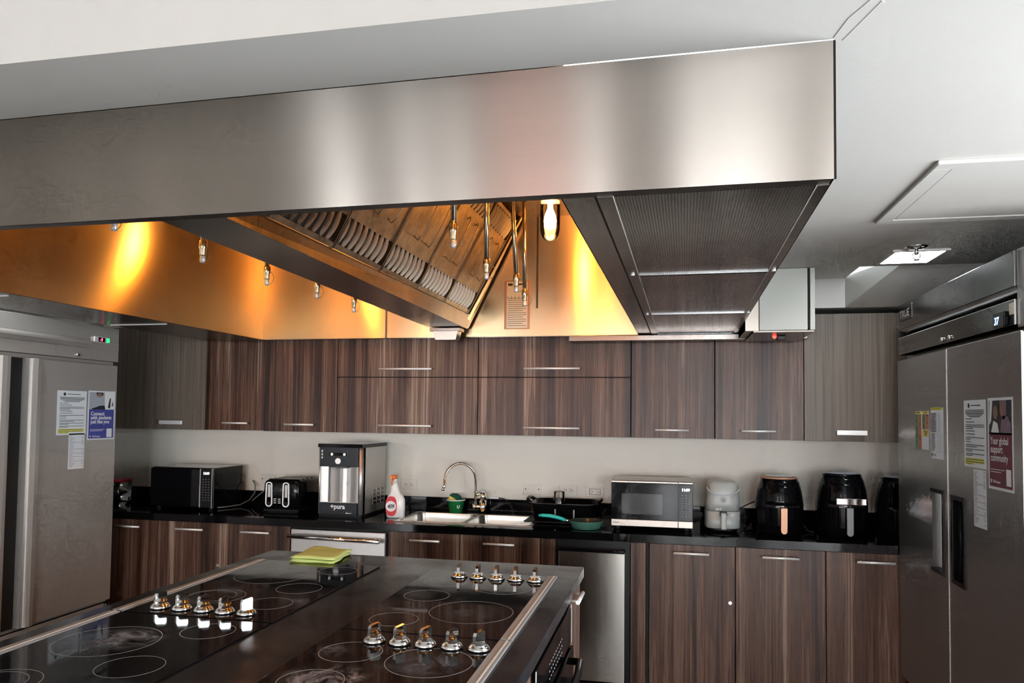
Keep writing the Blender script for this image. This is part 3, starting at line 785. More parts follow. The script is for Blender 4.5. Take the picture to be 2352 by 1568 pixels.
# spray bottle
bx, by = -1.640, -.400
t = thing('spray_bottle', 'white cleaner spray bottle with red label and orange trigger top', 'bottle', (bx, by, .9))
b = MB()
def br(z, w, d, ox=0.0): return [(bx+ox+w/2*math.copysign(abs(math.cos(a))**.7, math.cos(a)), by+d/2*math.copysign(abs(math.sin(a))**.7, math.sin(a)), z) for a in [2*PI*k/24 for k in range(24)]]
b.loft([br(CZ, .100, .046), br(.908, .114, .056), br(.960, .117, .058), br(1.010, .114, .056), br(1.030, .098, .050, -.001), br(1.046, .070, .042, -.003), br(1.060, .056, .036, -.005), br(1.085, .046, .032, -.008), br(1.104, .038, .030, -.010), br(1.110, .034, .028, -.010)])
b.build('body', M['bottle'], t)
MB().cyl((bx-.010, by, 1.109), (bx-.010, by, 1.117), .0155, n=18).cyl((bx-.010, by, 1.117), (bx-.010, by, 1.137), .0135, n=18).build('collar', M['white'], t)
sp = MB().box(bx-.026, bx+.008, by-.045, by+.020, 1.136, 1.160, .008).cyl((bx-.009, by-.044, 1.149), (bx-.009, by-.060, 1.149), .0095, n=12)
sp.tube([(bx-.009, by-.030, 1.138), (bx-.009, by-.048, 1.120), (bx-.009, by-.045, 1.100)], [.006, .005, .004], 8)
sp.build('trigger_head', M['orange'], t)
lb = MB(); pts = []
for k in range(28):
    a = 2*PI*k/28
    pts.append((bx-.018+.036*math.copysign(abs(math.cos(a))**.75, math.cos(a)), .972+.060*math.copysign(abs(math.sin(a))**.75, math.sin(a))))
lb.prism(pts, 'y', by-.0302, by-.0285)
lab = lb.build('label_patch', M['label_red'], t)
ov = MB().prism([(bx-.020+.033*math.cos(2*PI*k/28), .972+.032*math.sin(2*PI*k/28)) for k in range(28)], 'y', by-.0310, by-.0302)
ov.build('label_oval', M['white_print'], lab)
text_into(MB(), '409', .034, (bx-.021, by-.0314, .960), (1, 0, 0), (0, 0, 1), align='CENTER', bold=.0012, xs=.86, shear=.25).build('lettering', M['print'], lab)
# green tub with sponge
t = thing('soap_tub', 'small green plastic tub behind the sink', 'tub', (-1.350, -.085, .9))
MB().lathe([(.041, CZ-.9), (.056, .080), (.060, .082), (.060, .088), (.053, .088), (.039, .008)], (-1.350, -.085, .9), 28).build('cup', M['green_tub'], t)
MB().lathe([(.0602, .0815), (.061, .0815), (.061, .0888), (.0602, .0888)], (-1.350, -.085, .9), 28, False, False).build('rim', M['white'], t)
text_into(MB(), 'U', .026, (-1.318, -.1415, .938), (.86, .5, 0), (0, .16, 1), align='CENTER', bold=.001).build('lettering', M['white_print'], t)
t = thing('sponge', 'yellow sponge with dark green scouring pad standing in the green tub', 'sponge', (-1.355, -.085, .97))
MB().prism([(-1.402, .975), (-1.352, .965), (-1.345, .992), (-1.385, 1.012)], 'y', -.105, -.065).build('foam', M['sponge'], t)
MB().prism([(-1.388, 1.013), (-1.345, .990), (-1.318, .985), (-1.322, 1.005), (-1.345, 1.022), (-1.378, 1.024)], 'y', -.106, -.064).build('scouring_pad', M['scour'], t)
# wall outlets
def outlet(label, xa, xb, za, zb, kind):
    t = thing('wall_outlet', label, 'outlet', ((xa+xb)/2, 0, (za+zb)/2), 'wall plates above the counter')
    MB().box(xa, xb, -.006, -.0005, za, zb, .0015).build('cover_plate', M['cream'], t)
    xc, zc = (xa+xb)/2, (za+zb)/2
    if kind == 'blank':
        for x in (xa+.014, xb-.014): MB().cyl((x, -.0055, zc), (x, -.0075, zc), .004, n=10).build('screw', M['black'], t)
        return
    MB().box(xc-.034, xc+.034, -.0085, -.0055, zc-.017, zc+.017, .001).build('receptacle', M['cream'], t)
    s = MB()
    for x in (xc-.019, xc+.019):
        s.box(x-.010, x-.002, -.0092, -.0083, zc+.005, zc+.008).box(x-.010, x-.002, -.0092, -.0083, zc-.008, zc-.005).cyl((x+.006, -.0083, zc), (x+.006, -.0093, zc), .0032, n=8)
    s.build('slots', M['black'], t)
    if kind == 'dark':
        g = MB()
        for x0, x1, z0, z1 in ((-.036, .036, .017, .019), (-.036, .036, -.019, -.017), (-.036, -.034, -.017, .017), (.034, .036, -.017, .017)): g.box(xc+x0, xc+x1, -.0088, -.0055, zc+z0, zc+z1)
        g.build('gasket', M['black'], t)
outlet('cream double outlet behind the spray bottle', -1.756, -1.644, 1.030, 1.100, 'out')
outlet('blank cream plate with two screws left of the dish rack', -.923, -.809, 1.028, 1.093, 'blank')
outlet('cream double outlet behind the drinking glass', -.690, -.576, 1.030, 1.092, 'out')
outlet('cream outlet with dark outlined socket beside the steel-trimmed microwave', -.521, -.408, 1.026, 1.087, 'dark')
outlet('cream plate half hidden behind the left side of the toaster', -2.786, -2.671, 1.040, 1.104, 'blank')
outlet('cream plate hidden behind the right side of the toaster', -2.597, -2.478, 1.045, 1.110, 'out')
# power adapter strip and cable behind the faucet
t = thing('power_adapter', 'slim white adapter lying on the upstand behind the faucet', 'adapter', (-1.11, -.012, .99))
MB().box(-1.150, -1.083, -.020, -.003, .9905, 1.004, .003).build('case', M['white'], t)
MB().tube([(-1.083, -.012, .997), (-1.05, -.02, .995), (-1.01, -.05, .975), (-.98, -.08, .94), (-.965, -.095, .908)], .0032, 6).build('cable', M['cord'], t)
# dish rack
RX0, RX1, RY0, RY1 = -.815, -.430, -.380, -.085
t = thing('dish_rack', 'black plastic dish rack tub right of the sink', 'dish rack', (-.62, -.23, .9))
b = MB()
def rk(z, ins, r=.05):
    out = []
    for cx, cy, a0 in ((RX1-ins-r, RY1-ins-r, 0), (RX0+ins+r, RY1-ins-r, PI/2), (RX0+ins+r, RY0+ins+r, PI), (RX1-ins-r, RY0+ins+r, 1.5*PI)):
        for k in range(6): out.append((cx + r*math.cos(a0+k*PI/10), cy + r*math.sin(a0+k*PI/10), z))
    return out
b.loft([rk(.915, .02), rk(1.010, .0), rk(1.016, -.008), rk(1.018, .004), rk(.93, .024), rk(.925, .05)])
b.build('tub', M['black'], t)
for s, xx in ((-1, RX0), (1, RX1)):
    MB().tube([(xx+s*.002, -.33, 1.012), (xx+s*.022, -.30, 1.028), (xx+s*.028, -.235, 1.034), (xx+s*.022, -.17, 1.028), (xx+s*.002, -.14, 1.012)], .011, 10).build('handle', M['black'], t)
MB().box(RX0-.03, RX1+.01, RY0-.013, RY1+.01, .9058, .9138, .003).build('drip_tray', M['black'], t)
MB().prism([(RX0-.045, -.50), (RX0+.02, -.46), (RX0+.03, -.43), (RX0-.02, -.44)], 'z', .9068, .9098).build('tray_spout', M['satin'], t)
for x in [RX0+.06+.045*k for k in range(7)]:
    MB().tube([(x, RY0+.03, .93), (x, RY0+.06, .985), (x, RY0+.10, .93)], .0028, 6).build('plate_peg', M['black'], t)
# slotted front of the tub
for x in (-.66, -.55): MB().box(x-.004, x+.004, RY0-.0045+.008, RY0+.009, .935, .985).build('drain_slot', M['grey_print'], t)
t = thing('drinking_glass', 'clear tumbler upside down on the dish rack', 'glass', (-.655, -.24, .98))
MB().lathe([(.036, -.050), (.0335, .090), (.031, .094), (0.0005, .094)], (-.655, -.25, .985), 24, False, False).build('tumbler', M['glass'], t)
MB().lathe([(.033, .086), (.030, .0935), (.001, .0935), (.001, .086)], (-.655, -.25, .985), 24, False, False).build('thick_base', M['glass'], t)
# frying pan
px, py = -.463, -.505
t = thing('frying_pan', 'small worn green frying pan with turquoise handle beside the dish rack', 'pan', (px, py, .9))
MB().lathe([(.072, .0012), (.078, .003), (.098, .044), (.0995, .0455), (.0975, .046)], (px, py, CZ), 36, True, False).build('pan_body', M['pan_green'], t)
MB().lathe([(.0975, .046), (.076, .007), (.001, .0065)], (px, py, CZ), 36, False, False).build('cooking_surface', M['pan_in'], t)
MB().tube([(px-.092, py-.012, .938), (px-.118, py-.014, .944)], [.008, .0095], 10).build('ferrule', M['chrome'], t)
MB().tube([(px-.116, py-.014, .944), (px-.15, py-.018, .956), (px-.20, py-.022, .966), (px-.245, py-.026, .968), (px-.268, py-.028, .967)], [.0095, .0105, .0105, .0100, .006], 12).build('handle', M['teal'], t)
# steel-trimmed microwave
t = thing('microwave', 'black microwave with steel top and bottom trim beside the grey air fryer', 'microwave', (-.10, -.32, .9))
MB().box(-.322, .121, -.480, -.14, .922, 1.174, .004).build('housing', M['steel_h'], t)
dr = MB().box(-.323, .0425, -.500, -.4805, .961, 1.163, .002).build('door', M['black_gloss'], t)
MB().box(-.266, -.040, -.5015, -.4995, .990, 1.105, .0005).build('window', M['dark_glass'], dr)
cp = MB().box(.0435, .122, -.500, -.4805, .961, 1.163, .002).build('control_panel', M['black_gloss'], t)
MB().box(-.323, .0425, -.500, -.4805, .9225, .960, .002).build('lower_trim', M['steel_h'], t)
MB().box(.0435, .122, -.500, -.4805, .9225, .960, .002).build('panel_trim', M['steel_h'], t)
MB().box(-.323, .0425, -.500, -.4805, 1.164, 1.1735, .002).box(.0435, .122, -.500, -.4805, 1.164, 1.1735, .002).build('upper_trim', M['steel_h'], t)
MB().box(-.285, .085, -.470, -.466, 1.1735, 1.1745).build('top_groove', M['void'], t)
text_into(MB(), '11:09', .020, (.083, -.5006, 1.126), (1, 0, 0), (0, 0, 1), align='CENTER', bold=.0008).build('clock_digits', M['led_white'], cp)
kp = MB()
for r in range(9):
    for c_ in range(3): kp.box(.062+c_*.019, .070+c_*.019, -.5008, -.4998, 1.100-r*.0145, 1.1025-r*.0145)
kp.box(.063, .104, -.5008, -.4998, 1.1495, 1.1515)
kp.build('keypad', M['grey_print'], cp)
text_into(MB(), 'Panasonic', .0085, (-.311, -.5006, .939), (1, 0, 0), (0, 0, 1), bold=.0002).build('lettering', M['print'], t)
for x, y in ((-.29, -.45), (.09, -.45), (-.29, -.17), (.09, -.17)): MB().cyl((x, y, CZ), (x, y, .924), .014, n=10).build('foot', M['black_matte'], t)
# air fryers
def fryer_body(mb, cx, cy, prof, n=32, pw=.75):
    rings = []
    for z, w, d in prof:
        rings.append([(cx+w/2*math.copysign(abs(math.cos(a))**pw, math.cos(a)), cy+d/2*math.copysign(abs(math.sin(a))**pw, math.sin(a)), z) for a in [2*PI*k/n for k in range(n)]])
    mb.loft(rings); return mb
t = thing('air_fryer', 'small matte grey air fryer with round dial', 'air fryer', (.286, -.36, .9), 'air fryers at the right end of the counter')
fx, fy = .286, -.355
fryer_body(MB(), fx, fy, [(1.019, .190, .206), (1.060, .188, .204), (1.120, .180, .196), (1.150, .172, .188), (1.170, .158, .172), (1.180, .130, .145), (1.182, .10, .11)], pw=.62).build('housing', M['grey_plastic'], t)
fryer_body(MB(), fx, fy, [(.922, .184, .200), (.930, .192, .208), (1.017, .190, .206)], pw=.62).build('drawer', M['grey_plastic'], t)
fryer_body(MB(), fx, fy, [(CZ, .150, .165), (.922, .176, .19)], pw=.62).build('base', M['black'], t)
cr = MB(); pts = []
for k in range(13):
    a = PI + k/12*PI
    pts.append((fx+.086*math.cos(a), -.440 - .018*abs(math.sin(a)), 1.148+.042*math.sin(a)))
cr.tube(pts, .0035, 8); cr.build('crescent_trim', M['photo_grey'], t)
MB().cyl((fx, -.440, 1.080), (fx, -.462, 1.080), .021, .019, 24).build('dial', M['grey_plastic'], t)

dl = MB().cyl((fx, -.462, 1.080), (fx, -.4645, 1.080), .013, n=20).build('dial_face', M['grey_dark'], t)
MB().box(fx-.018, fx+.018, -.425, -.395, 1.158, 1.176, .006).build('timer_knob', M['grey_plastic'], t)
MB().box(fx-.015, fx+.015, -.490, -.450, .922, 1.012, .006).build('handle', M['grey_plastic'], t)
MB().box(fx-.019, fx+.019, -.470, -.450, .995, 1.018, .002).build('handle_recess', M['black'], t)
lt = MB()
for k in range(4): lt.box(fx-.040+k*.008, fx-.0365+k*.008, -.4595, -.4565, 1.024, 1.024+.008+.003*(k % 2))
lt.build('lettering', M['white_print'], t)
MB().tube([(.385, -.30, 1.02), (.43, -.24, 1.035), (.48, -.18, 1.05), (.54, -.10, 1.06), (.56, -.03, 1.05)], .004, 6).build('power_cord', M['cord'], t)
MB().tube([(.382, -.30, .93), (.40, -.28, .910), (.44, -.24, .912), (.455, -.30, .910), (.42, -.33, .908), (.45, -.26, .918), (.455, -.22, .925)], .004, 6).build('power_cord', M['cord'], t)
def black_fryer(fx, fy, w, top, label, style):
    t = thing('air_fryer', label, 'air fryer', (fx, fy, .9), 'air fryers at the right end of the counter')
    d = w*1.12; h = top-.9
    fryer_body(MB(), fx, fy, [(CZ, w*.86, d*.86), (.910, w*.93, d*.93), (.96, w*.985, d*.985), (.9+h*.48, w, d), (.9+h*.52, w*.995, d*.995), (.9+h*.75, w*.92, d*.92), (.9+h*.90, w*.83, d*.83), (.9+h*.965, w*.76, d*.76)], pw=1.0).build('housing', M['black_gloss'], t)
    fryer_body(MB(), fx, fy, [(.9+h*.966, w*.765, d*.765), (.9+h*.985, w*.76, d*.76), (top, w*.70, d*.70)], pw=1.0).build('lid_ring', M['copper'] if style == 'copper' else M['black_gloss'], t)
    fryer_body(MB(), fx, fy, [(top+.0003, w*.64, d*.64), (top+.002, w*.60, d*.60)], pw=1.0).build('lid_inlay', M['black_gloss'] if style == 'copper' else M['photo_grey'], t)
    yf = fy-d/2
    hm = M['copper'] if style == 'copper' else M['grip_grey']
    # curved display panel hugging the front of the body
    prof = [(.48, 1.0), (.52, .995), (.75, .92), (.90, .83)]
    def sc(q):
        for (q0, s0), (q1, s1) in zip(prof[:-1], prof[1:]):
            if q <= q1: return s0 + (s1-s0)*(q-q0)/(q1-q0)
        return prof[-1][1]
    dp = MB(); rings = []
    for q in (.53, .60, .68, .75, .81, .87):
        k_ = sc(q); row = []
        for m_, e in (([i for i in range(15)], .0025), ([i for i in range(14, -1, -1)], -.003)):
            for i in m_:
                a_ = -PI/2 + (i-7)/7*math.radians(42)
                row.append((fx + (w/2*k_+e)*math.cos(a_), fy + (d/2*k_+e)*math.sin(a_), .9+h*q))
        rings.append(row)
    dp.loft(rings); dp.build('display_panel', M['black_gloss'], t)
    # drawer seam
    MB().box(fx-w*.34, fx+w*.34, yf+.004, yf+.02, .9+h*.505, .9+h*.512).build('drawer_seam', M['void'], t)
    hl = MB()
    pts = [(fx-.016, .9+h*.50), (fx+.016, .9+h*.50)]
    for k in range(9):
        a = -k/8*PI
        pts.append((fx+.0155*math.cos(a), .9+h*.115+.0155*math.sin(a)))
    hl.prism(pts, 'y', yf-.055, yf-.040)
    ho = hl.build('handle', hm, t)
    MB().prism([(p[0]*.86+fx*.14, p[1]*.93+.9*.07+.006) for p in pts], 'y', yf-.0405, yf+.012).build('handle_stem', M['black'], t)
    if style == 'band':
        MB().box(fx-.060, fx+.090, yf-.014, yf+.02, .9+h*.535, .9+h*.640, .003).build('chrome_band', M['chrome'], t)
    if style == 'corner':
        MB().prism([(fx-.075, .9+h*.50), (fx+.09, .9+h*.50), (fx+.09, .9+h*.62), (fx-.030, .9+h*.62), (fx-.058, .9+h*.92), (fx-.075, .9+h*.92)], 'y', yf-.006, yf+.03).build('chrome_frame', M['chrome'], t)
    return t
F2 = black_fryer(.591, -.350, .255, 1.212, 'glossy black air fryer with copper drawer handle', 'copper')
MB().tube([(.715, -.26, 1.03), (.735, -.20, 1.03), (.74, -.18, .98), (.735, -.22, .935), (.75, -.30, .908), (.775, -.33, .907)], .004, 6).build('power_cord', M['cord'], F2)
black_fryer(.916, -.350, .262, 1.238, 'tall black air fryer with a chrome band above its handle', 'band')
black_fryer(1.215, -.350, .262, 1.225, 'black air fryer cut off by the edge of the right refrigerator', 'corner')
# red lidded box at the far left
t = thing('food_container', 'small clear food box with red lid behind the left refrigerator', 'container', (-3.77, -.2, .9))
MB().vbox(-3.86, -3.705, -.27, -.13, CZ, 1.040, .02, taper=-.05).build('box', M['glass'], t)
MB().vbox(-3.865, -3.70, -.275, -.125, 1.040, 1.058, .02).build('lid', M['red_lid'], t)

# ================================================================== RIGHT REFRIGERATOR (front faces -x)
RX = 1.127
t = thing('refrigerator', 'tall grey two-door reach-in refrigerator on the right with blue display', 'refrigerator', (1.52, -1.315, 0))
MB().box(1.168, 1.90, -2.008, -.645, .12, 2.11, .004).build('cabinet', M['fridge_dark'], t)
MB().box(1.134, 1.1675, -2.008, -1.947, 1.845, 2.11, .003).build('corner_post', M['fridge'], t)
MB().box(1.135, 1.1675, -.648, -.624, 1.86, 2.108, .002).build('corner_post', M['black'], t)
up = MB().box(RX, 1.1675, -1.946, -.650, 1.985, 2.108, .002).build('upper_panel', M['fridge_dark'], t)
MB().prism([(RX+.004, 1.985), (1.1675, 1.985), (1.1675, 1.943)], 'y', -1.946, -.650).build('grille_recess', M['fridge_dark'], t)
lp = MB().box(RX, 1.1675, -1.946, -.650, 1.857, 1.942, .0015).build('control_panel', M['fridge_dark'], t)
MB().box(RX-.001, RX+.003, -1.946, -.650, 1.9405, 1.9425).box(RX-.001, RX+.003, -1.947, -1.945, 1.857, 1.942).build('panel_edge', M['satin'], lp)
bd = MB().box(RX-.004, RX, -.872, -.676, 2.022, 2.092, .001).build('badge', M['fridge_dark'], up)
text_into(MB(), 'TRUE', .050, (RX-.0046, -.690, 2.037), (0, -1, 0), (0, 0, 1), bold=.001, xs=1.25).build('lettering', M['grey_print'], bd)
ds = MB().box(RX-.016, RX, -1.902, -1.812, 1.857, 1.908, .003).build('display', M['black_gloss'], lp)
text_into(MB(), '37', .036, (RX-.0166, -1.826, 1.868), (0, -1, 0), (0, 0, 1), bold=.001, shear=.1).build('digits', M['led_blue'], t)
MB().box(RX-.0015, RX, -1.940, -1.908, 1.893, 1.932).build('sticker', M['paper_warm'], lp)
for y in (-1.276, -1.362): MB().cyl((RX+.001, y, 1.873), (RX-.010, y, 1.873), .010, .008, 14).build('lock', M['chrome'], lp)
def recess_door(y0, y1, z0, z1, hy0, hy1, hz0, hz1, dark):
    d = MB()
    d.box(RX, 1.1655, y0, y1, hz1, z1, .0).box(RX, 1.1655, y0, y1, z0, hz0, .0)
    d.box(RX, 1.1655, y0, hy0, hz0, hz1).box(RX, 1.1655, hy1, y1, hz0, hz1)
    do = d.build('door', M['fridge'], t)
    MB().box(1.160, 1.1652, hy0, hy1, hz0, hz1).build('handle_recess', M['black'] if dark else M['satin'], do)
    fr = MB(); w = .012
    fr.box(RX-.005, RX+.030, hy0-w, hy0+w*.5, hz0-w, hz1+w, .002).box(RX-.005, RX+.030, hy0, hy1+w, hz1-w*.5, hz1+w, .002)
    if dark: fr.box(RX-.005, RX+.030, hy0, hy1+w, hz0-w, hz0+w*.5, .002).box(RX-.005, RX+.020, hy1-w*.5, hy1+w, hz0, hz1, .002)
    else: fr.box(RX-.005, RX+.030, hy0, hy1+w, hz0-w, hz0+w*.3, .002)
    fr.build('handle_frame', M['black'], do)
    if dark: MB().cyl((RX+.012, (hy0+hy1)/2+.01, hz0), (RX+.012, (hy0+hy1)/2+.01, hz1), .008, n=10).build('pull_bar', M['black'], do)
    return do
recess_door(-1.307, -.630, .270, 1.829, -1.252, -1.118, .888, 1.225, False)
recess_door(-1.988, -1.315, .270, 1.829, -1.482, -1.362, .885, 1.218, True)
MB().box(RX-.0015, 1.160, -1.3145, -1.3075, .270, 1.829).build('door_edge_trim', M['satin'], t)  # pale strip stands in for light caught on the door edge
MB().box(RX-.0008, RX+.006, -1.988, -1.316, 1.8292, 1.8315).build('door_top_trim', M['satin'], t)
MB().box(1.150, 1.1675, -2.0, -.63, .13, .262, .003).build('toe_grille', M['black'], t)
for x, y in ((1.22, -.70), (1.22, -1.93), (1.84, -.70), (1.84, -1.93)):
    MB().cyl((x-.015, y, .045), (x+.015, y, .045), .045, n=18).box(x-.03, x+.03, y-.03, y+.03, .092, .125).build('caster', M['black_matte'], t)

# ================================================================== LEFT REFRIGERATOR (front faces +x)
LX = -3.2753
t = thing('refrigerator', 'bright steel two-door refrigerator on the left with red display', 'refrigerator', (-3.66, -1.52, 0))
MB().box(-4.05, LX-.035, -2.225, -.818, .10, 2.026, .004).build('cabinet', M['fridge_left'], t)
up = MB().box(LX-.035, LX, -2.222, -.820, 1.942, 2.028, .003).build('upper_panel', M['fridge_left'], t)
MB().prism([(LX-.035, 1.942), (LX+.001, 1.942), (LX+.022, 1.925), (LX+.022, 1.915), (LX+.001, 1.892), (LX-.035, 1.892)], 'y', -2.222, -1.06).build('ledge', M['fridge_left'], t)
lp = MB().box(LX-.035, LX, -2.222, -.820, 1.826, 1.8915, .002).box(LX-.035, LX, -1.0598, -.820, 1.8915, 1.942).build('control_panel', M['fridge_left'], t)
ds = MB().box(LX, LX+.014, -1.030, -.936, 1.930, 1.964, .004).build('display_bezel', M['satin'], up)
MB().box(LX+.0135, LX+.0148, -1.000, -.950, 1.934, 1.960).build('display_window', M['black_gloss'], ds)
text_into(MB(), '-9', .028, (LX+.0153, -.990, 1.937), (0, 1, 0), (0, 0, 1), bold=.0008).build('digits', M['led_red'], ds)
MB().box(LX, LX+.008, -.930, -.903, 1.934, 1.962, .002).build('rocker_switch', M['led_green'], up)
MB().cyl((LX-.001, -1.140, 1.846), (LX+.012, -1.140, 1.846), .011, .009, 14).build('lock', M['chrome'], lp)
for s, ya, yb in ((1, -.823, -1.380), (-1, -2.218, -1.655)):
    d = MB().box(LX-.034, LX, min(ya, yb), max(ya, yb), .409, 1.803, .003).build('door', M['fridge_left'], t)
    y = yb; k = -1 if s > 0 else 1
    pf = [(LX-.034, y), (LX, y), (LX+.022, y+k*.020), (LX+.026, y+k*.045), (LX+.020, y+k*.062), (LX+.004, y+k*.066), (LX+.004, y+k*.084), (LX-.034, y+k*.090)]
    MB().prism(pf, 'z', .409, 1.803, smooth=False).build('full_height_handle', M['fridge_left'], d)
MB().box(LX-.034, LX-.028, -1.565, -1.472, .409, 1.803).build('door_gasket', M['black_matte'], t)
MB().box(LX-.034, LX-.010, -2.222, -.820, .12, .392, .003).build('base_panel', M['fridge_left'], t)
MB().box(LX-.020, LX+.006, -.862, -.828, .355, .392, .002).build('hinge', M['fridge_dark'], t)
for x, y in ((-3.40, -.90), (-3.40, -2.14), (-3.96, -.90), (-3.96, -2.14)): MB().cyl((x, y, 0), (x, y, .105), .022, n=14).build('leg', M['black'], t)

# ================================================================== PAPERS ON THE REFRIGERATORS
class Sheet:
    """flat sheet standing on a plane x = const; s runs to the reader's right, t upwards, both 0..1"""
    def __init__(self, name, label, cat, x, nx, yl, yr, z0, z1, paper='paper', group=None):
        self.x, self.nx, self.yl, self.yr, self.z0, self.z1 = x, nx, yl, yr, z0, z1
        self.t = thing(name, label, cat, (x, (yl+yr)/2, (z0+z1)/2), group)
        self.rect('sheet', [(0, 0, 1, 1)], paper, 0.0006, .0006)
    def P(self, s, t): return (self.yl + (self.yr-self.yl)*s, self.z0 + (self.z1-self.z0)*t)
    def rect(self, name, rs, m, o=.0012, th=.0003):
        mb = MB()
        for s0, t0, s1, t1 in rs:
            a, b = self.P(s0, t0), self.P(s1, t1)
            mb.box(self.x+self.nx*o, self.x+self.nx*(o+th), a[0], b[0], a[1], b[1])
        o_ = mb.build(name, M[m], self.t)
        if len(rs) > 3: o_['kind'] = 'stuff'
        return o_
    def poly(self, name, ps, m, o=.0016, th=.0003):
        mb = MB()
        for pts in ps: mb.prism([self.P(*p) for p in pts], 'x', self.x+self.nx*o, self.x+self.nx*(o+th))
        return mb.build(name, M[m], self.t)
    def text(self, name, lines, size, s, t, dt, m, o=.0022, bold=.0006, xs=1.0):
        mb = MB(); u = (0, 1 if self.yr > self.yl else -1, 0)
        for k, l in enumerate(lines):
            p = self.P(s, t-dt*k)
            text_into(mb, l, size, (self.x+self.nx*o, p[0], p[1]), u, (0, 0, 1), bold=bold, xs=xs)
        return mb.build(name, M[m], self.t)
def ell(cs, ct, rs, rt, n=20): return [(cs+rs*math.cos(2*PI*k/n), ct+rt*math.sin(2*PI*k/n)) for k in range(n)]
def notice(label, x, nx, yl, yr, z0, z1, group):
    sh = Sheet('notice_sheet', label, 'notice', x, nx, yl, yr, z0, z1, 'paper', group)
    rnd = random.Random(3)
    L = [(.33, .915, .78, .928)]
    for k, (a, b) in enumerate(((.10, .92), (.08, .93), (.10, .92), (.16, .84), (.24, .76))): L.append((a, .845-k*.024, b, .856-k*.024))
    t = .715
    for n, gap in ((1, .045), (1, .045), (3, .03), (1, .045), (1, .06), (2, .03), (1, .05), (2, .03), (2, .035), (2, .03)):
        for j in range(n):
            L.append((.09, t, (.92 if j < n-1 else .30+.35*rnd.random()), t+.010)); t -= .026
        t -= gap*.42
    sh.rect('highlight', [(.06, .105, .92, .135), (.06, .07, .92, .10), (.06, .038, .42, .066)], 'hilite', .0011)
    L += [(.07, .115, .90, .124), (.07, .08, .90, .089), (.07, .048, .38, .056)]
    sh.rect('text_lines', L, 'print', .0015)
    sh.poly('seal', [ell(.24, .92, .045, .036)], 'print')
    return sh
def receipt(label, x, nx, yl, yr, z0, z1, group):
    sh = Sheet('receipt', label, 'receipt', x, nx, yl, yr, z0, z1, 'paper', group)
    rnd = random.Random(9); L = []; G = []
    for k in range(30):
        t = .96-k*.031
        if k in (7, 13, 17, 20, 24): G.append((.02, t, .98, t+.010)); continue
        L.append((.06, t, .2+.25*rnd.random(), t+.010))
        if rnd.random() < .6: L.append((.82, t, .95, t+.010))
    sh.rect('text_lines', L, 'grey_print', .0012); sh.rect('rules', G, 'grey_print', .0012)
    return sh
G_ = 'papers stuck on the refrigerators'
x, nx = LX, 1
notice('white notice with yellow highlighted lines on the left refrigerator', x, nx, -1.269, -1.060, 1.395, 1.641, G_)
receipt('narrow white receipt list below the notice on the left refrigerator', x, nx, -1.180, -1.066, 1.203, 1.402, G_)
sh = Sheet('poster', 'blue poster reading Connect with students just like you', 'poster', x, nx, -1.048, -.836, 1.362, 1.647, 'paper', G_)
sh.rect('colour_field', [(.04, .03, .96, .62)], 'blue'); sh.rect('photo_area', [(.04, .62, .96, .97)], 'photo_grey')
sh.poly('photo_wall', [[(.60, .62), (.96, .62), (.96, .97), (.60, .97)]], 'white_print', .00155)
sh.poly('photo_figure', [[(.12, .62), (.16, .80), (.28, .88), (.50, .88), (.58, .78), (.60, .62)]], 'photo_grey', .0019)
sh.poly('photo_shadow', [[(.12, .62), (.62, .62), (.60, .70), (.44, .70), (.14, .64)], [(.28, .97), (.30, .90), (.52, .90), (.54, .97)], [(.72, .66), (.78, .84), (.83, .86), (.80, .64)], [(.86, .68), (.90, .80), (.92, .70)]], 'photo_dark', .0022)
sh.poly('photo_face', [ell(.40, .915, .085, .04)], 'photo_skin', .0026)
sh.text('headline', ['Connect', 'with students', 'just like you'], .030, .10, .50, .082, 'white_print', bold=.0008)
sh.text('logo', ['TalkCampus'], .0125, .17, .058, .1, 'white_print', bold=.0003)
sh.rect('small_print', [(.09, .205, .62, .213), (.09, .180, .54, .188), (.09, .055, .12, .078), (.075, .076, .135, .084)], 'white_print', .0016)
sh.rect('code_panel', [(.70, .045, .90, .225)], 'white_print', .0016)
x, nx = RX, -1
sh = Sheet('colour_chart', 'green and red two-column chart on the right refrigerator', 'chart', x, nx, -.906, -1.090, 1.400, 1.573, 'paper', G_)
sh.rect('header', [(0, .93, .47, 1), (.53, .93, 1, 1), (.53, .34, 1, .52)], 'yellow_print')
sh.rect('green_cells', [(0, 0, .23, .92), (.53, .53, .76, .92)], 'green_print'); sh.rect('red_cells', [(.235, 0, .47, .92), (.765, .53, 1, .92)], 'red_print')
rnd = random.Random(4); L = [(.10, .955, .36, .975), (.66, .955, .88, .975), (.62, .47, .92, .49), (.66, .42, .88, .44), (.70, .37, .84, .39)]
for k in range(14):
    c = rnd.choice((.06, .29)); L.append((c, .87-k*.062, c+.11, .885-k*.062))
for k in range(6):
    c = rnd.choice((.58, .81)); L.append((c, .88-k*.062, c+.12, .895-k*.062))
sh.rect('text_marks', L, 'print', .0016)
sh = Sheet('checklist', 'white checklist with yellow heading beside the colour chart', 'notice', x, nx, -1.116, -1.270, 1.366, 1.587, 'paper', G_)
sh.rect('header', [(0, .955, .96, 1)], 'hilite')
rnd = random.Random(6); L = [(.08, .972, .82, .980)]; G = []
for k in range(12): L.append((.03, .885-k*.032, .38+.1*rnd.random(), .897-k*.032)); G.append((.03, .875-k*.032, .78, .8775-k*.032))
for k in range(13): L.append((.05, .48-k*.027, .25+.15*rnd.random(), .488-k*.027)); G.append((.45+.2*(k % 2), .476-k*.027, .86, .479-k*.027))
L.append((.04, .035, .11, .105)); L += [(.16, .08, .40, .088), (.16, .06, .44, .067)]
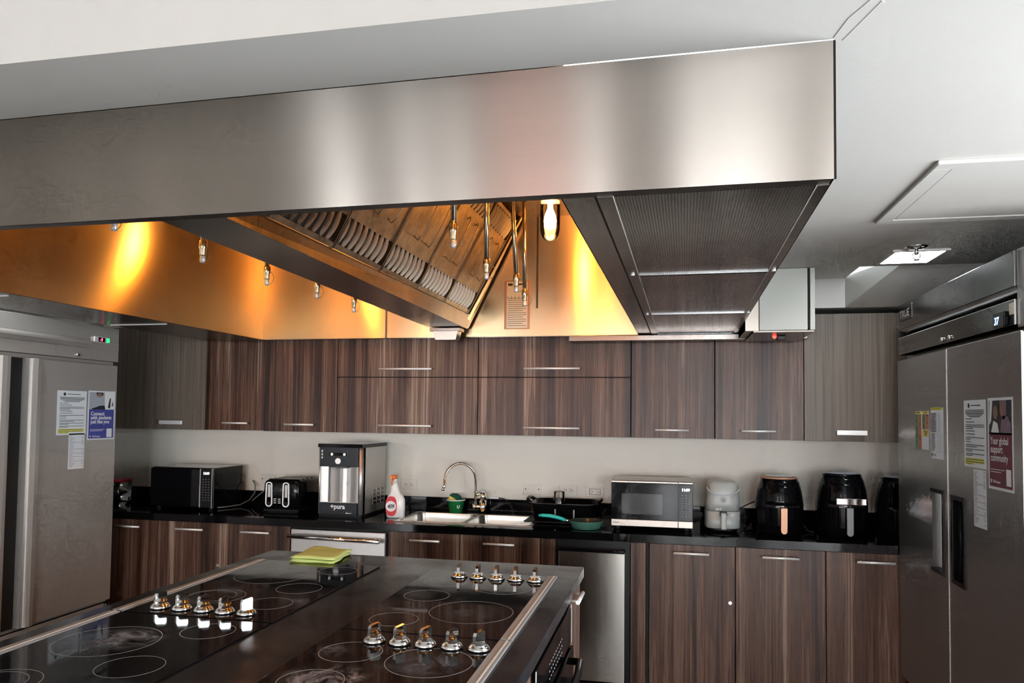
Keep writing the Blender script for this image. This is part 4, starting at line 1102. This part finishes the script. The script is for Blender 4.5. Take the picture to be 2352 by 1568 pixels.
sh.rect('grid', G + [(.62, .52, .625, .92), (.70, .52, .705, .92), (.78, .52, .785, .92)], 'grey_print', .0012); sh.rect('text_marks', L, 'print', .0016)
notice('white notice with yellow highlighted lines on the right refrigerator', x, nx, -1.496, -1.703, 1.356, 1.611, G_)
receipt('narrow white receipt list below the notice on the right refrigerator', x, nx, -1.583, -1.697, 1.136, 1.350, G_)
sh = Sheet('poster', 'maroon poster reading Your global support community', 'poster', x, nx, -1.721, -1.924, 1.291, 1.615, 'paper', G_)
sh.rect('colour_field', [(.05, .03, .95, .62)], 'maroon'); sh.rect('photo_area', [(.05, .60, .95, .97)], 'photo_dark')
sh.poly('photo_hair', [[(.06, .70), (.08, .97), (.20, .97), (.14, .74)], [(.14, .62), (.24, .75), (.40, .72), (.46, .62)]], 'white_print', .00155)
sh.poly('photo_scarf', [[(.52, .62), (.56, .76), (.62, .80), (.80, .80), (.92, .72), (.92, .62)], [(.50, .97), (.54, .80), (.66, .76), (.76, .82), (.76, .97)]], 'photo_mauve', .0019)
sh.poly('photo_face', [ell(.33, .84, .09, .075), ell(.60, .87, .09, .07)], 'photo_skin', .0023)
sh.text('headline', ['Your global', 'support', 'community'], .036, .11, .495, .092, 'white_print', bold=.0006, xs=.86)
sh.text('logo', ['TalkCampus'], .0125, .18, .075, .1, 'white_print', bold=.0003)
sh.rect('small_print', [(.10, .215, .66, .222), (.10, .188, .52, .195), (.10, .07, .13, .100), (.085, .098, .145, .106)], 'white_print', .0016)
sh.rect('code_panel', [(.72, .060, .90, .235)], 'white_print', .0016)

# ================================================================== EXTRACTION HOOD (own axes, turned about one degree)
HX0, HX1, HY0, HY1, HZ0, HZ1 = -3.000, .330, -3.193, -.430, 1.996, 2.268
IX0, IX1, IZ = -2.580, -.208, 2.70
t = HOOD = hood_thing('extraction_hood', 'huge stainless steel kitchen extraction hood hanging over the island', 'hood', ((HX0+HX1)/2, (HY0+HY1)/2, HZ0))
MB().box(HX0, HX1, HY0, HY0+.003, HZ0, HZ1).build('front_panel', M['hood_steel'], t)
MB().box(HX1-.003, HX1, HY0+.003, HY1, HZ0, HZ1).build('side_panel', M['hood_steel'], t)
MB().box(HX0, HX0+.003, HY0+.003, HY1, HZ0, HZ1).build('side_panel', M['hood_steel'], t)
MB().box(HX0, HX1, HY1-.003, HY1, HZ0, HZ1).build('back_panel', M['hood_steel'], t)
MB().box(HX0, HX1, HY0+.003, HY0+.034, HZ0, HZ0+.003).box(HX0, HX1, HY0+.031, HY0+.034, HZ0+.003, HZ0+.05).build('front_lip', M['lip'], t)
# lit interior
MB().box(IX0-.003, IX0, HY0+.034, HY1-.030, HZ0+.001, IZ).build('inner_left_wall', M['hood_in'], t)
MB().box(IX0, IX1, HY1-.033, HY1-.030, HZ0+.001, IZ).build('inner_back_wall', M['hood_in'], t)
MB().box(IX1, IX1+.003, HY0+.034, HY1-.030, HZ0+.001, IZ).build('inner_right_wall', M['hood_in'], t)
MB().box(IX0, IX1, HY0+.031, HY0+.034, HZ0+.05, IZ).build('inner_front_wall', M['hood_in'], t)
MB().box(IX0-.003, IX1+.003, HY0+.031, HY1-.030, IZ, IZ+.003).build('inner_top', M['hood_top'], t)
MB().box(-1.742, -1.730, HY1-.0345, HY1-.0332, HZ0+.001, IZ).build('back_seam', M['lip'], t)
MB().box(-.800, -.788, HY1-.0345, HY1-.0332, 2.16, IZ).build('back_seam', M['lip'], t)
# left supply plenum
lp = MB().box(HX0+.003, IX0-.003, HY0+.034, HY1-.003, HZ0, HZ0+.003).build('plenum_bottom', M['hood_under'], t)
for y in (-2.25, -1.30): MB().box(HX0+.02, IX0-.05, y-.003, y+.003, HZ0-.0035, HZ0).build('plenum_joint', M['satin'], t)
# right supply plenum with three perforated diffusers
rf = MB()
rf.box(IX1+.003, -.137, HY0+.034, HY1-.003, HZ0, HZ0+.003)
rf.box(-.131, -.098, HY0+.034, HY1-.003, HZ0-.002, HZ0+.003)
rf.box(.306, HX1-.003, HY0+.034, HY1-.003, HZ0-.002, HZ0+.003)
rf.build('plenum_frame', M['hood_under'], t)
MB().box(-.137, -.131, HY0+.034, HY1-.003, HZ0-.0005, HZ0+.002).build('plenum_joint', M['void'], t)
ys = [HY0+.036, -2.268, -1.313, HY1-.012]
for a, b in zip(ys[:-1], ys[1:]):
    d = MB().box(-.097, .305, a+.006, b-.006, HZ0+.001, HZ0+.003).build('diffuser_panel', M['perf'], t)
    MB().box(-.097, .305, b-.0055, b+.0055, HZ0-.004, HZ0+.003, .001).build('cross_bar', M['fridge_dark'], t)
    for x in (-.115, .318):
        MB().cyl((x, b-.03, HZ0-.001), (x, b-.03, HZ0-.007), .007, .006, 10).build('screw', M['satin'], t)
# V-shaped filter rack: trough with a fall to the back, racks rising to both sides
TZ = lambda y: 2.04 + (-.5-y)*.0165
tr = MB()
y0, y1 = -3.155, -.500
def sect(y):
    z = TZ(y); return [(-1.415, y, 2.130), (-1.415, y, z), (-1.205, y, z), (-1.195, y, 2.130), (-1.200, y, 2.130), (-1.209, y, z+.004), (-1.411, y, z+.004), (-1.411, y, 2.130)]
tr.loft([sect(y0), sect(y1)], smooth=False)
tr.build('grease_trough', M['hood_under'], t)
MB().prism([(-1.196, 2.126), (-1.190, 2.126), (-1.190, 2.140), (-1.196, 2.140)], 'y', y0, y1).build('trough_edge', M['blade'], t)
SL = (.477, .879)                       # direction up the right rack in x, z
def fp(a, o): return (-1.200 + SL[0]*a + SL[1]*o, 2.135 + SL[1]*a - SL[0]*o)
rk_ = MB()
rk_.prism([(-1.412, 2.132), (-1.405, 2.132), (-1.665, IZ), (-1.675, IZ)], 'y', y0, y1)
rk_.build('left_filter_rack', M['filter'], t)
MB().prism([(-1.41, 2.045), (-1.20, 2.045), (fp(.605, .004)[0]+.03, IZ), (-1.66, IZ)], 'y', -.503, -.500).build('rack_end_plate', M['hood_in'], t)
e0, e1 = fp(-.005, .006), fp(.63, .006)
MB().prism([fp(-.005, -.01), fp(.635, -.01), fp(.635, .016), fp(-.005, .016)], 'y', -.548, -.530).build('end_gap', M['void'], t)
MB().prism([fp(-.07, -.01), fp(.635, -.01), fp(.635, .020), fp(-.07, .020)], 'y', -.528, -.500).build('end_rail', M['hood_in'], t)
# dark raceway along the hood's back edge
MB().box(-.60, .69, -.50, -.432, 1.958, 1.992, .004).build('rear_raceway', M['hood_under'], t)
MB().box(HX1-.0005, HX1+.004, HY0, HY0+.004, HZ0, HZ1).build('corner_seam', M['void'], t)

# removable grease filters of the right-hand rack
edges = [-3.125, -2.700, -2.272, -1.843, -1.406, -.985, -.552]
posn = ['nearest the front of the hood', 'second from the front of the hood', 'third from the front of the hood', 'third from the back wall of the hood', 'second from the back wall of the hood', 'farthest, next to the back wall of the hood']
blade_me = None
def blade_mesh(a0, a1, up=1):
    mb = MB(); A = []; B = []; n = 7; A2 = []; B2 = []
    for k in range(n):
        q = k/(n-1); a = a0 + (a1-a0)*q; w = .003 + .018*math.sin(PI*(.08+.84*q))**.8
        p0, p1 = fp(a, .0), fp(a, w)
        A.append((p0[0], 0, p0[1])); B.append((p1[0], w*.35, p1[1])); A2.append((p0[0], .0022, p0[1])); B2.append((p1[0], w*.35+.0022, p1[1]))
    mb.loft([A, B, B2, A2, A], False, False, closed=False, smooth=False)
    return mb
for k in range(6):
    ya, yb = edges[k]+.0025, edges[k+1]-.0025
    base = (-1.05, (ya+yb)/2, 2.40)
    f = hood_thing('grease_filter', 'greasy steel grease filter with louvre slots, ' + posn[k], 'filter', base, 'grease filters in the hood')
    MB().prism([fp(.004, -.020), fp(.600, -.020), fp(.600, -.002), fp(.004, -.002)], 'y', ya, yb).build('slot_backing', M['void'], f)
    pl = MB().prism([fp(.128, -.001), fp(.470, -.001), fp(.470, .010), fp(.128, .010)], 'y', ya, yb)
    pl.prism([fp(.0, -.001), fp(.020, -.001), fp(.020, .012), fp(.0, .012)], 'y', ya, yb).prism([fp(.585, -.001), fp(.604, -.001), fp(.604, .012), fp(.585, .012)], 'y', ya, yb)
    pl.build('face_plate', M['filter'], f)
    for q0 in (ya, yb-.006): MB().prism([fp(.0, .0), fp(.604, .0), fp(.604, .0165), fp(.0, .0165)], 'y', q0, q0+.006).build('edge_rail', M['blade'], f)
    nb = 8
    if k == 0:
        lo0 = blade_mesh(.014, .132); hi0 = blade_mesh(.466, .590)
        b_lo = lo0.build('louvre_blade', M['blade'], f, base=(0, 0, 0)); b_hi = hi0.build('louvre_blade', M['blade'], f, base=(0, 0, 0))
        me_lo, me_hi = b_lo.data, b_hi.data
        COL.objects.unlink(b_lo); COL.objects.unlink(b_hi); bpy.data.objects.remove(b_lo); bpy.data.objects.remove(b_hi)
    for j in range(nb):
        y = ya + .018 + j*(yb-ya-.040)/(nb-.4)
        for me in (me_lo, me_hi):
            o = bpy.data.objects.new('louvre_blade', me); COL.objects.link(o); o.parent = f
            o.location = (-base[0], y-base[1], -base[2])
    # bent wire lift handles
    for yy in (ya+(yb-ya)*.34, ya+(yb-ya)*.66):
        q = [fp(.20, .012), fp(.19, .034), fp(.22, .042), fp(.36, .036), fp(.41, .034), fp(.43, .022), fp(.415, .012)]
        sw = [0, 0, .004, .012, .016, .02, .022]
        MB().tube([(p[0], yy+s_, p[1]) for p, s_ in zip(q, sw)], .0028, 6).build('wire_handle', M['blade'], f)

# fire-suppression drops
def nozzle(x, y, ztip, label, lean=0.0, ztop=IZ):
    t = hood_thing('suppression_nozzle', label, 'nozzle', (x, y, ztip), 'fire-suppression nozzles in the hood')
    MB().tube([(x+lean, y, ztop-.001), (x, y, ztip+.075)], .0105, 12).build('drop_pipe', M['pipe'], t)
    MB().lathe([(.0, .0), (.030, .0), (.032, -.008), (.016, -.014), (.012, -.030)], (x+lean, y, ztop-.001), 16, False, False).build('pipe_flange', M['pipe'], t)
    MB().lathe([(.0135, .085), (.0150, .080), (.0150, .055), (.0115, .050), (.0115, .030), (.0095, .026)], (x, y, ztip), 14).build('nozzle_body', M['brass'], t)
    MB().lathe([(.0095, .026), (.0105, .022), (.0105, .004), (.007, 0)], (x, y, ztip), 14).build('blow_off_cap', M['satin'], t)
    pts = [(x+.006, y-.004, ztip+.004)]
    for k in range(1, 10):
        a = -PI/2 + k/10*PI*1.1
        pts.append((x+.010+.030*math.cos(a), y-.012, ztip+.030+.032*math.sin(a)))
    pts.append((x+.012, y-.008, ztip+.066))
    MB().tube(pts, .0013, 5).build('cap_tether', M['blade'], t)
for (x, y), lb in zip(((-.718, -2.314), (-.759, -1.730), (-.709, -1.387), (-.763, -.952)), ('front one of the row right of the filters', 'second of the row right of the filters', 'leaning one in front of the inspection card', 'slim one beside the inspection card')):
    nozzle(x, y, 2.10, 'chromed suppression nozzle on a long pipe, ' + lb, -.035 if 'leaning' in lb else -.006)
for (x, y), lb in zip(((-1.704, -2.734), (-1.740, -2.243), (-1.769, -1.748), (-1.726, -1.366), (-1.762, -.867)), ('nearest the front lip', 'second from the front lip', 'middle one of five', 'second from the back', 'farthest back')):
    nozzle(x, y, 2.10, 'suppression nozzle left of the grease trough, ' + lb, -.01)

# vapour-tight lamps
def hood_lamp(x, y, label, watts):
    t = hood_thing('hood_lamp', label, 'lamp', (x, y, IZ), 'jelly-jar lamps inside the hood')
    MB().lathe([(.062, 0), (.062, -.030), (.054, -.045), (.050, -.095), (.048, -.100)], (x, y, IZ-.001), 24).build('lamp_base', M['satin'], t)
    MB().lathe([(.0465, -.098), (.050, -.115), (.050, -.245), (.044, -.272), (.030, -.290), (.012, -.298), (.0005, -.299)], (x, y, IZ), 28, False, False).build('globe', M['globe'], t)
    MB().lathe([(.012, -.100), (.013, -.135), (.027, -.170), (.032, -.200), (.026, -.228), (.010, -.242), (.0005, -.243)], (x, y, IZ), 20, False, False).build('bulb', M['bulb'], t)
    ld = bpy.data.lights.new('lamp_light', 'POINT'); ld.energy = watts; ld.color = (1.0, .37, .035); ld.shadow_soft_size = .034
    lo = bpy.data.objects.new('lamp_light', ld); COL.objects.link(lo); lo.parent = t; lo.location = (0, 0, -.265)
    return t
LAMP_W = 9.5
hood_lamp(-.605, -1.10, 'glowing jelly-jar lamp inside the hood beside the pipes', LAMP_W)
hood_lamp(-.605, -2.50, 'jelly-jar lamp behind the hood front, right chamber', LAMP_W*.5)
hood_lamp(-2.14, -1.10, 'jelly-jar lamp behind the grease trough, left chamber', LAMP_W*.7)
hood_lamp(-2.14, -2.45, 'jelly-jar lamp behind the hood front, left chamber', LAMP_W*.7)

# inspection card on the back wall of the hood
t = hood_thing('inspection_card', 'paper inspection card in a holder on the hood back wall', 'card', (-.914, -.464, 2.18))
MB().box(-.990, -.838, -.468, -.4635, 2.039, 2.325, .001).build('holder', M['copper'], t)
MB().box(-.976, -.850, -.4695, -.4682, 2.045, 2.318).build('card', M['paper_warm'], t)
L = MB()
for k in range(14): L.box(-.970, -.857-.02*(k % 3 == 1), -.4702, -.4695, 2.058+k*.0125, 2.0605+k*.0125)
for k in range(5): L.box(-.970+k*.022, -.968+k*.022, -.4702, -.4695, 2.215, 2.235)
L.box(-.968, -.940, -.4702, -.4695, 2.295, 2.310).box(-.925, -.880, -.4702, -.4695, 2.298, 2.308)
L.build('printed_form', M['print'], t)
# grease cup at the low end of the trough
t = hood_thing('grease_cup', 'small steel grease cup hanging under the end of the trough', 'cup', (-1.315, -.545, 2.0))
MB().box(-1.408, -1.222, -.60, -.515, 2.018, 2.0375, .002).build('collar', M['steel_h'], t)
MB().loft([[(-1.372+i, -.595+i, z) for i, z in ((0, 1.968),)] + [(-1.248, -.595, 1.968), (-1.248, -.525, 1.968), (-1.372, -.525, 1.968)], [(-1.388, -.600, 2.018), (-1.236, -.600, 2.018), (-1.236, -.520, 2.018), (-1.388, -.520, 2.018)]], smooth=False).build('cup', M['steel_h'], t)

# white control enclosure at the hood's rear right corner
t = thing('control_enclosure', 'white metal control enclosure at the rear corner of the hood', 'enclosure', (.55, -.66, 1.965))
MB().box(.432, .648, -.893, -.42, 1.967, 2.266, .002).build('body', M['white_box'], t)
MB().box(.428, .652, -.900, -.894, 1.965, 2.268, .001).build('door', M['white_box'], t)
MB().box(.652, .664, -.890, -.43, 1.975, 2.266).build('hinge_gap', M['black_matte'], t)
MB().box(.664, .686, -.900, -.42, 1.965, 2.268, .001).build('side_flange', M['white_box'], t)
MB().box(.362, .427, -.885, -.43, 1.963, 2.266, .001).build('steel_filler', M['steel_h'], t)
MB().box(.40, .684, -.89, -.43, 1.955, 1.9645, .001).build('bottom_plate', M['hood_under'], t)
t = thing('indicator_lamp', 'small black sensor with glowing red lens under the white enclosure', 'lamp', (.545, -.70, 1.95))
MB().box(.535, .575, -.735, -.690, 1.933, 1.9545, .003).build('sensor_body', M['black'], t)
MB().lathe([(.010, 0), (.010, -.006), (.006, -.012), (.001, -.014)], (.522, -.715, 1.9548), 14).build('lens', M['red_lens'], t)

# ================================================================== ISLAND
KX0, KX1, KY0, KY1 = -1.793, -.354, -3.80, -1.571
t = thing('kitchen_island', 'large black-topped cooking island in the foreground', 'island', (-1.07, -2.69, 0))
MB().box(KX0, KX1, KY0, KY1, .857, .900, .002).build('worktop', M['island_granite'], t)
MB().box(KX0+.03, KX1-.032, KY0+.03, KY1-.03, .10, .8565).build('carcass', M['dark_gap'], t)
MB().box(KX0+.08, KX1-.08, KY0+.08, KY1-.08, 0, .10).build('plinth', M['black'], t)
sd = MB().box(KX1-.031, KX1-.012, -1.925, KY1-.03, .105, .853, .0012, 1).build('drawer_front', M['wood'], t)
mb = MB().cyl((KX1+.016, -1.905, .833), (KX1+.016, -1.745, .833), .0085, n=12)
for y in (-1.885, -1.765): mb.cyl((KX1+.016, y, .833), (KX1-.013, y, .833), .005, n=8)
mb.build('handle', M['satin'], sd)
for y0, y1 in ((-3.77, -2.72),):
    MB().box(KX1-.031, KX1-.012, y0, y1, .105, .853, .0012, 1).build('side_panel', M['wood'], t)
MB().box(KX0+.012, KX0+.03, KY0+.03, KY1-.03, .105, .853, .0012, 1).build('left_panel', M['wood'], t)
MB().box(KX0+.03, KX1-.032, KY1-.029, KY1-.012, .105, .853, .0012, 1).build('far_panel', M['wood'], t)
# oven built into the island's right side
t = thing('oven', 'black built-in oven in the right side of the island', 'oven', (-.37, -2.32, .1))
MB().box(KX1-.0315, KX1-.014, -2.700, -1.940, .15, .845, .002).build('frame', M['black'], t)
cp = MB().box(KX1-.0135, KX1-.002, -2.690, -1.952, .700, .835, .003).build('control_panel', M['black_gloss'], t)
kp = MB()
for k in range(9):
    for r in range(3): kp.box(KX1-.0021, KX1-.0012, -2.46+k*.032, -2.448+k*.032, .735+r*.022, .739+r*.022)
kp.build('keypad', M['grey_print'], cp)
for q in (-2.691, -1.954): MB().box(KX1-.004, KX1-.0012, q, q+.003, .700, .835).build('panel_trim', M['satin'], cp)
d = MB().box(KX1-.0135, KX1+.006, -2.690, -1.952, .18, .690, .004).build('door', M['black_gloss'], t)
h = MB().tube([(KX1+.002, -2.66, .640), (KX1+.036, -2.64, .645), (KX1+.046, -2.50, .648), (KX1+.046, -2.14, .648), (KX1+.036, -2.00, .645), (KX1+.002, -1.98, .640)], .013, 12)
h.build('handle', M['black'], d)

# four glass-ceramic cooktops let into the worktop
CTZ = .9005
def knob(x, y, ang, parent):
    k = MB().lathe([(.030, .0), (.031, .003), (.026, .010), (.021, .014), (.0205, .016)], (x, y, CTZ+.006), 28)
    ko = k.build('knob', M['chrome'], parent)
    MB().lathe([(.033, 0), (.033, .0015)], (x, y, CTZ+.0045), 24).build('knob_shadow_ring', M['black'], ko)
    c, s = math.cos(ang), math.sin(ang)
    prof = [(-.0185, .015), (-.0185, .038), (-.014, .046), (.014, .050), (.0185, .046), (.0185, .015)]
    mb = MB()
    L = [(x + c*p - s*.0055, y + s*p + c*.0055, CTZ+.006+z) for p, z in prof]
    R = [(x + c*p + s*.0055, y + s*p - c*.0055, CTZ+.006+z) for p, z in prof]
    mb.loft([L, R], smooth=False)
    mb.build('knob_grip', M['chrome'], ko)
    return ko
def cooktop(label, x0, x1, y0, y1, rings, knobs, strip_x, kang):
    t = thing('cooktop', label, 'cooktop', ((x0+x1)/2, (y0+y1)/2, .9), 'glass cooktops in the island')
    MB().box(x0, x1, y0+.003, y1-.003, CTZ, CTZ+.0045, .0012).build('glass_panel', M['ceran'], t)
    for cx, cy, r in rings:
        MB().annulus((cx, cy, CTZ+.0046), r-.0012, r+.0006, .0003, 64).build('burner_ring', M['ring'], t)
    for kx, ky in knobs: knob(kx, ky, kang, t)
    s = MB().box(strip_x[0], strip_x[1], y0+.004, y1-.004, CTZ, CTZ+.0075, .0015)
    so = s.build('trim_strip', M['trimsteel'], t)
    w = strip_x[1]-strip_x[0]
    MB().box(strip_x[0]+w*.60, strip_x[0]+w*.72, y0+.006, y1-.006, CTZ+.0074, CTZ+.0092).build('strip_ridge', M['satin'], so)
    return t
def rings_r(dy): return [(-.824, -2.004+dy, .083), (-.826, -2.226+dy, .079), (-.598, -2.034+dy, .112), (-.620, -2.397+dy, .134), (-.828, -2.536+dy, .075)]
def rings_l(dy): return [(-1.504, -2.080+dy, .136), (-1.300, -2.243+dy, .080), (-1.518, -2.418+dy, .098), (-1.530, -2.418+dy, .078), (-1.292, -2.462+dy, .076), (-1.296, -1.933+dy, .075)]
KR = [-.798, -.724, -.650, -.575, -.500]
KL = [-1.596, -1.518, -1.441, -1.366, -1.291]
cooktop('far right glass cooktop with its five chrome knobs at the back', -.945, -.466, -2.666, -1.812, rings_r(0), [(x, -1.916) for x in KR], (-.465, -.430), PI/2)
cooktop('near right glass cooktop with white smears and knobs at its back', -.945, -.466, -3.520, -2.668, rings_r(-.855), [(x, -2.763) for x in KR], (-.465, -.430), math.radians(62))
cooktop('far left glass cooktop with chrome knobs at its near end', -1.682, -1.170, -2.662, -1.802, rings_l(0), [(x, -2.598) for x in KL], (-1.722, -1.684), math.radians(62))
cooktop('near left glass cooktop with a hazy white burner', -1.682, -1.170, -3.520, -2.666, rings_l(-.853), [(x, -3.455) for x in KL], (-1.722, -1.684), math.radians(62))
# folded lime microfibre cloth
t = thing('cleaning_cloth', 'folded lime green microfibre cloth on the far corner of the island', 'cloth', (-1.49, -1.67, .9))
rnd = random.Random(5)
def cloth_layer(z0, z1, pts, amp):
    n = 14; rows = []
    def bl(u, v):
        a = Vector(pts[0]).lerp(Vector(pts[1]), u); b = Vector(pts[3]).lerp(Vector(pts[2]), u); return a.lerp(b, v)
    T = []; Bm = []
    for i in range(n+1):
        for j in range(n+1):
            u, v = i/n, j/n; p = bl(u, v)
            e = min(u, 1-u, v, 1-v); rd = min(1, e/.08); rd = math.sqrt(max(0, 1-(1-rd)**2))
            w = amp*(math.sin(5*u+3*v+z0*900)+.7*math.sin(9*v-4*u))
            wx = .004*math.sin(11*v+z0*500); wy = .004*math.sin(9*u+z0*700)
            T.append((p.x+wx, p.y+wy, z0+(z1-z0)*(.35+.65*rd)+w*rd)); Bm.append((p.x+wx, p.y+wy, z0+(z1-z0)*(.35-.35*rd)))
    mb = MB(); q = []
    for i in range(n):
        for j in range(n):
            a = i*(n+1)+j; q.append((a, a+1, a+n+2, a+n+1))
    mb.add(T, q, True); mb.add(Bm, [x[::-1] for x in q], True)
    m = (n+1)**2
    edge = [(i, 0) for i in range(n+1)] + [(n, j) for j in range(1, n+1)] + [(i, n) for i in range(n-1, -1, -1)] + [(0, j) for j in range(n-1, 0, -1)]
    ids = [i*(n+1)+j for i, j in edge]
    mb.f += [[ids[k], ids[(k+1) % len(ids)], ids[(k+1) % len(ids)]+m, ids[k]+m] for k in range(len(ids))]
    mb.s += [True]*len(ids); mb.m += [0]*len(ids)
    return mb
CP = [(-1.580, -1.800), (-1.372, -1.800), (-1.405, -1.560), (-1.600, -1.548)]
cloth_layer(.9008, .9125, [(a-.0, b-.006) for a, b in CP], .0012).build('lower_fold', M['cloth'], t)
cloth_layer(.9128, .9265, CP, .0022).build('upper_fold', M['cloth'], t)
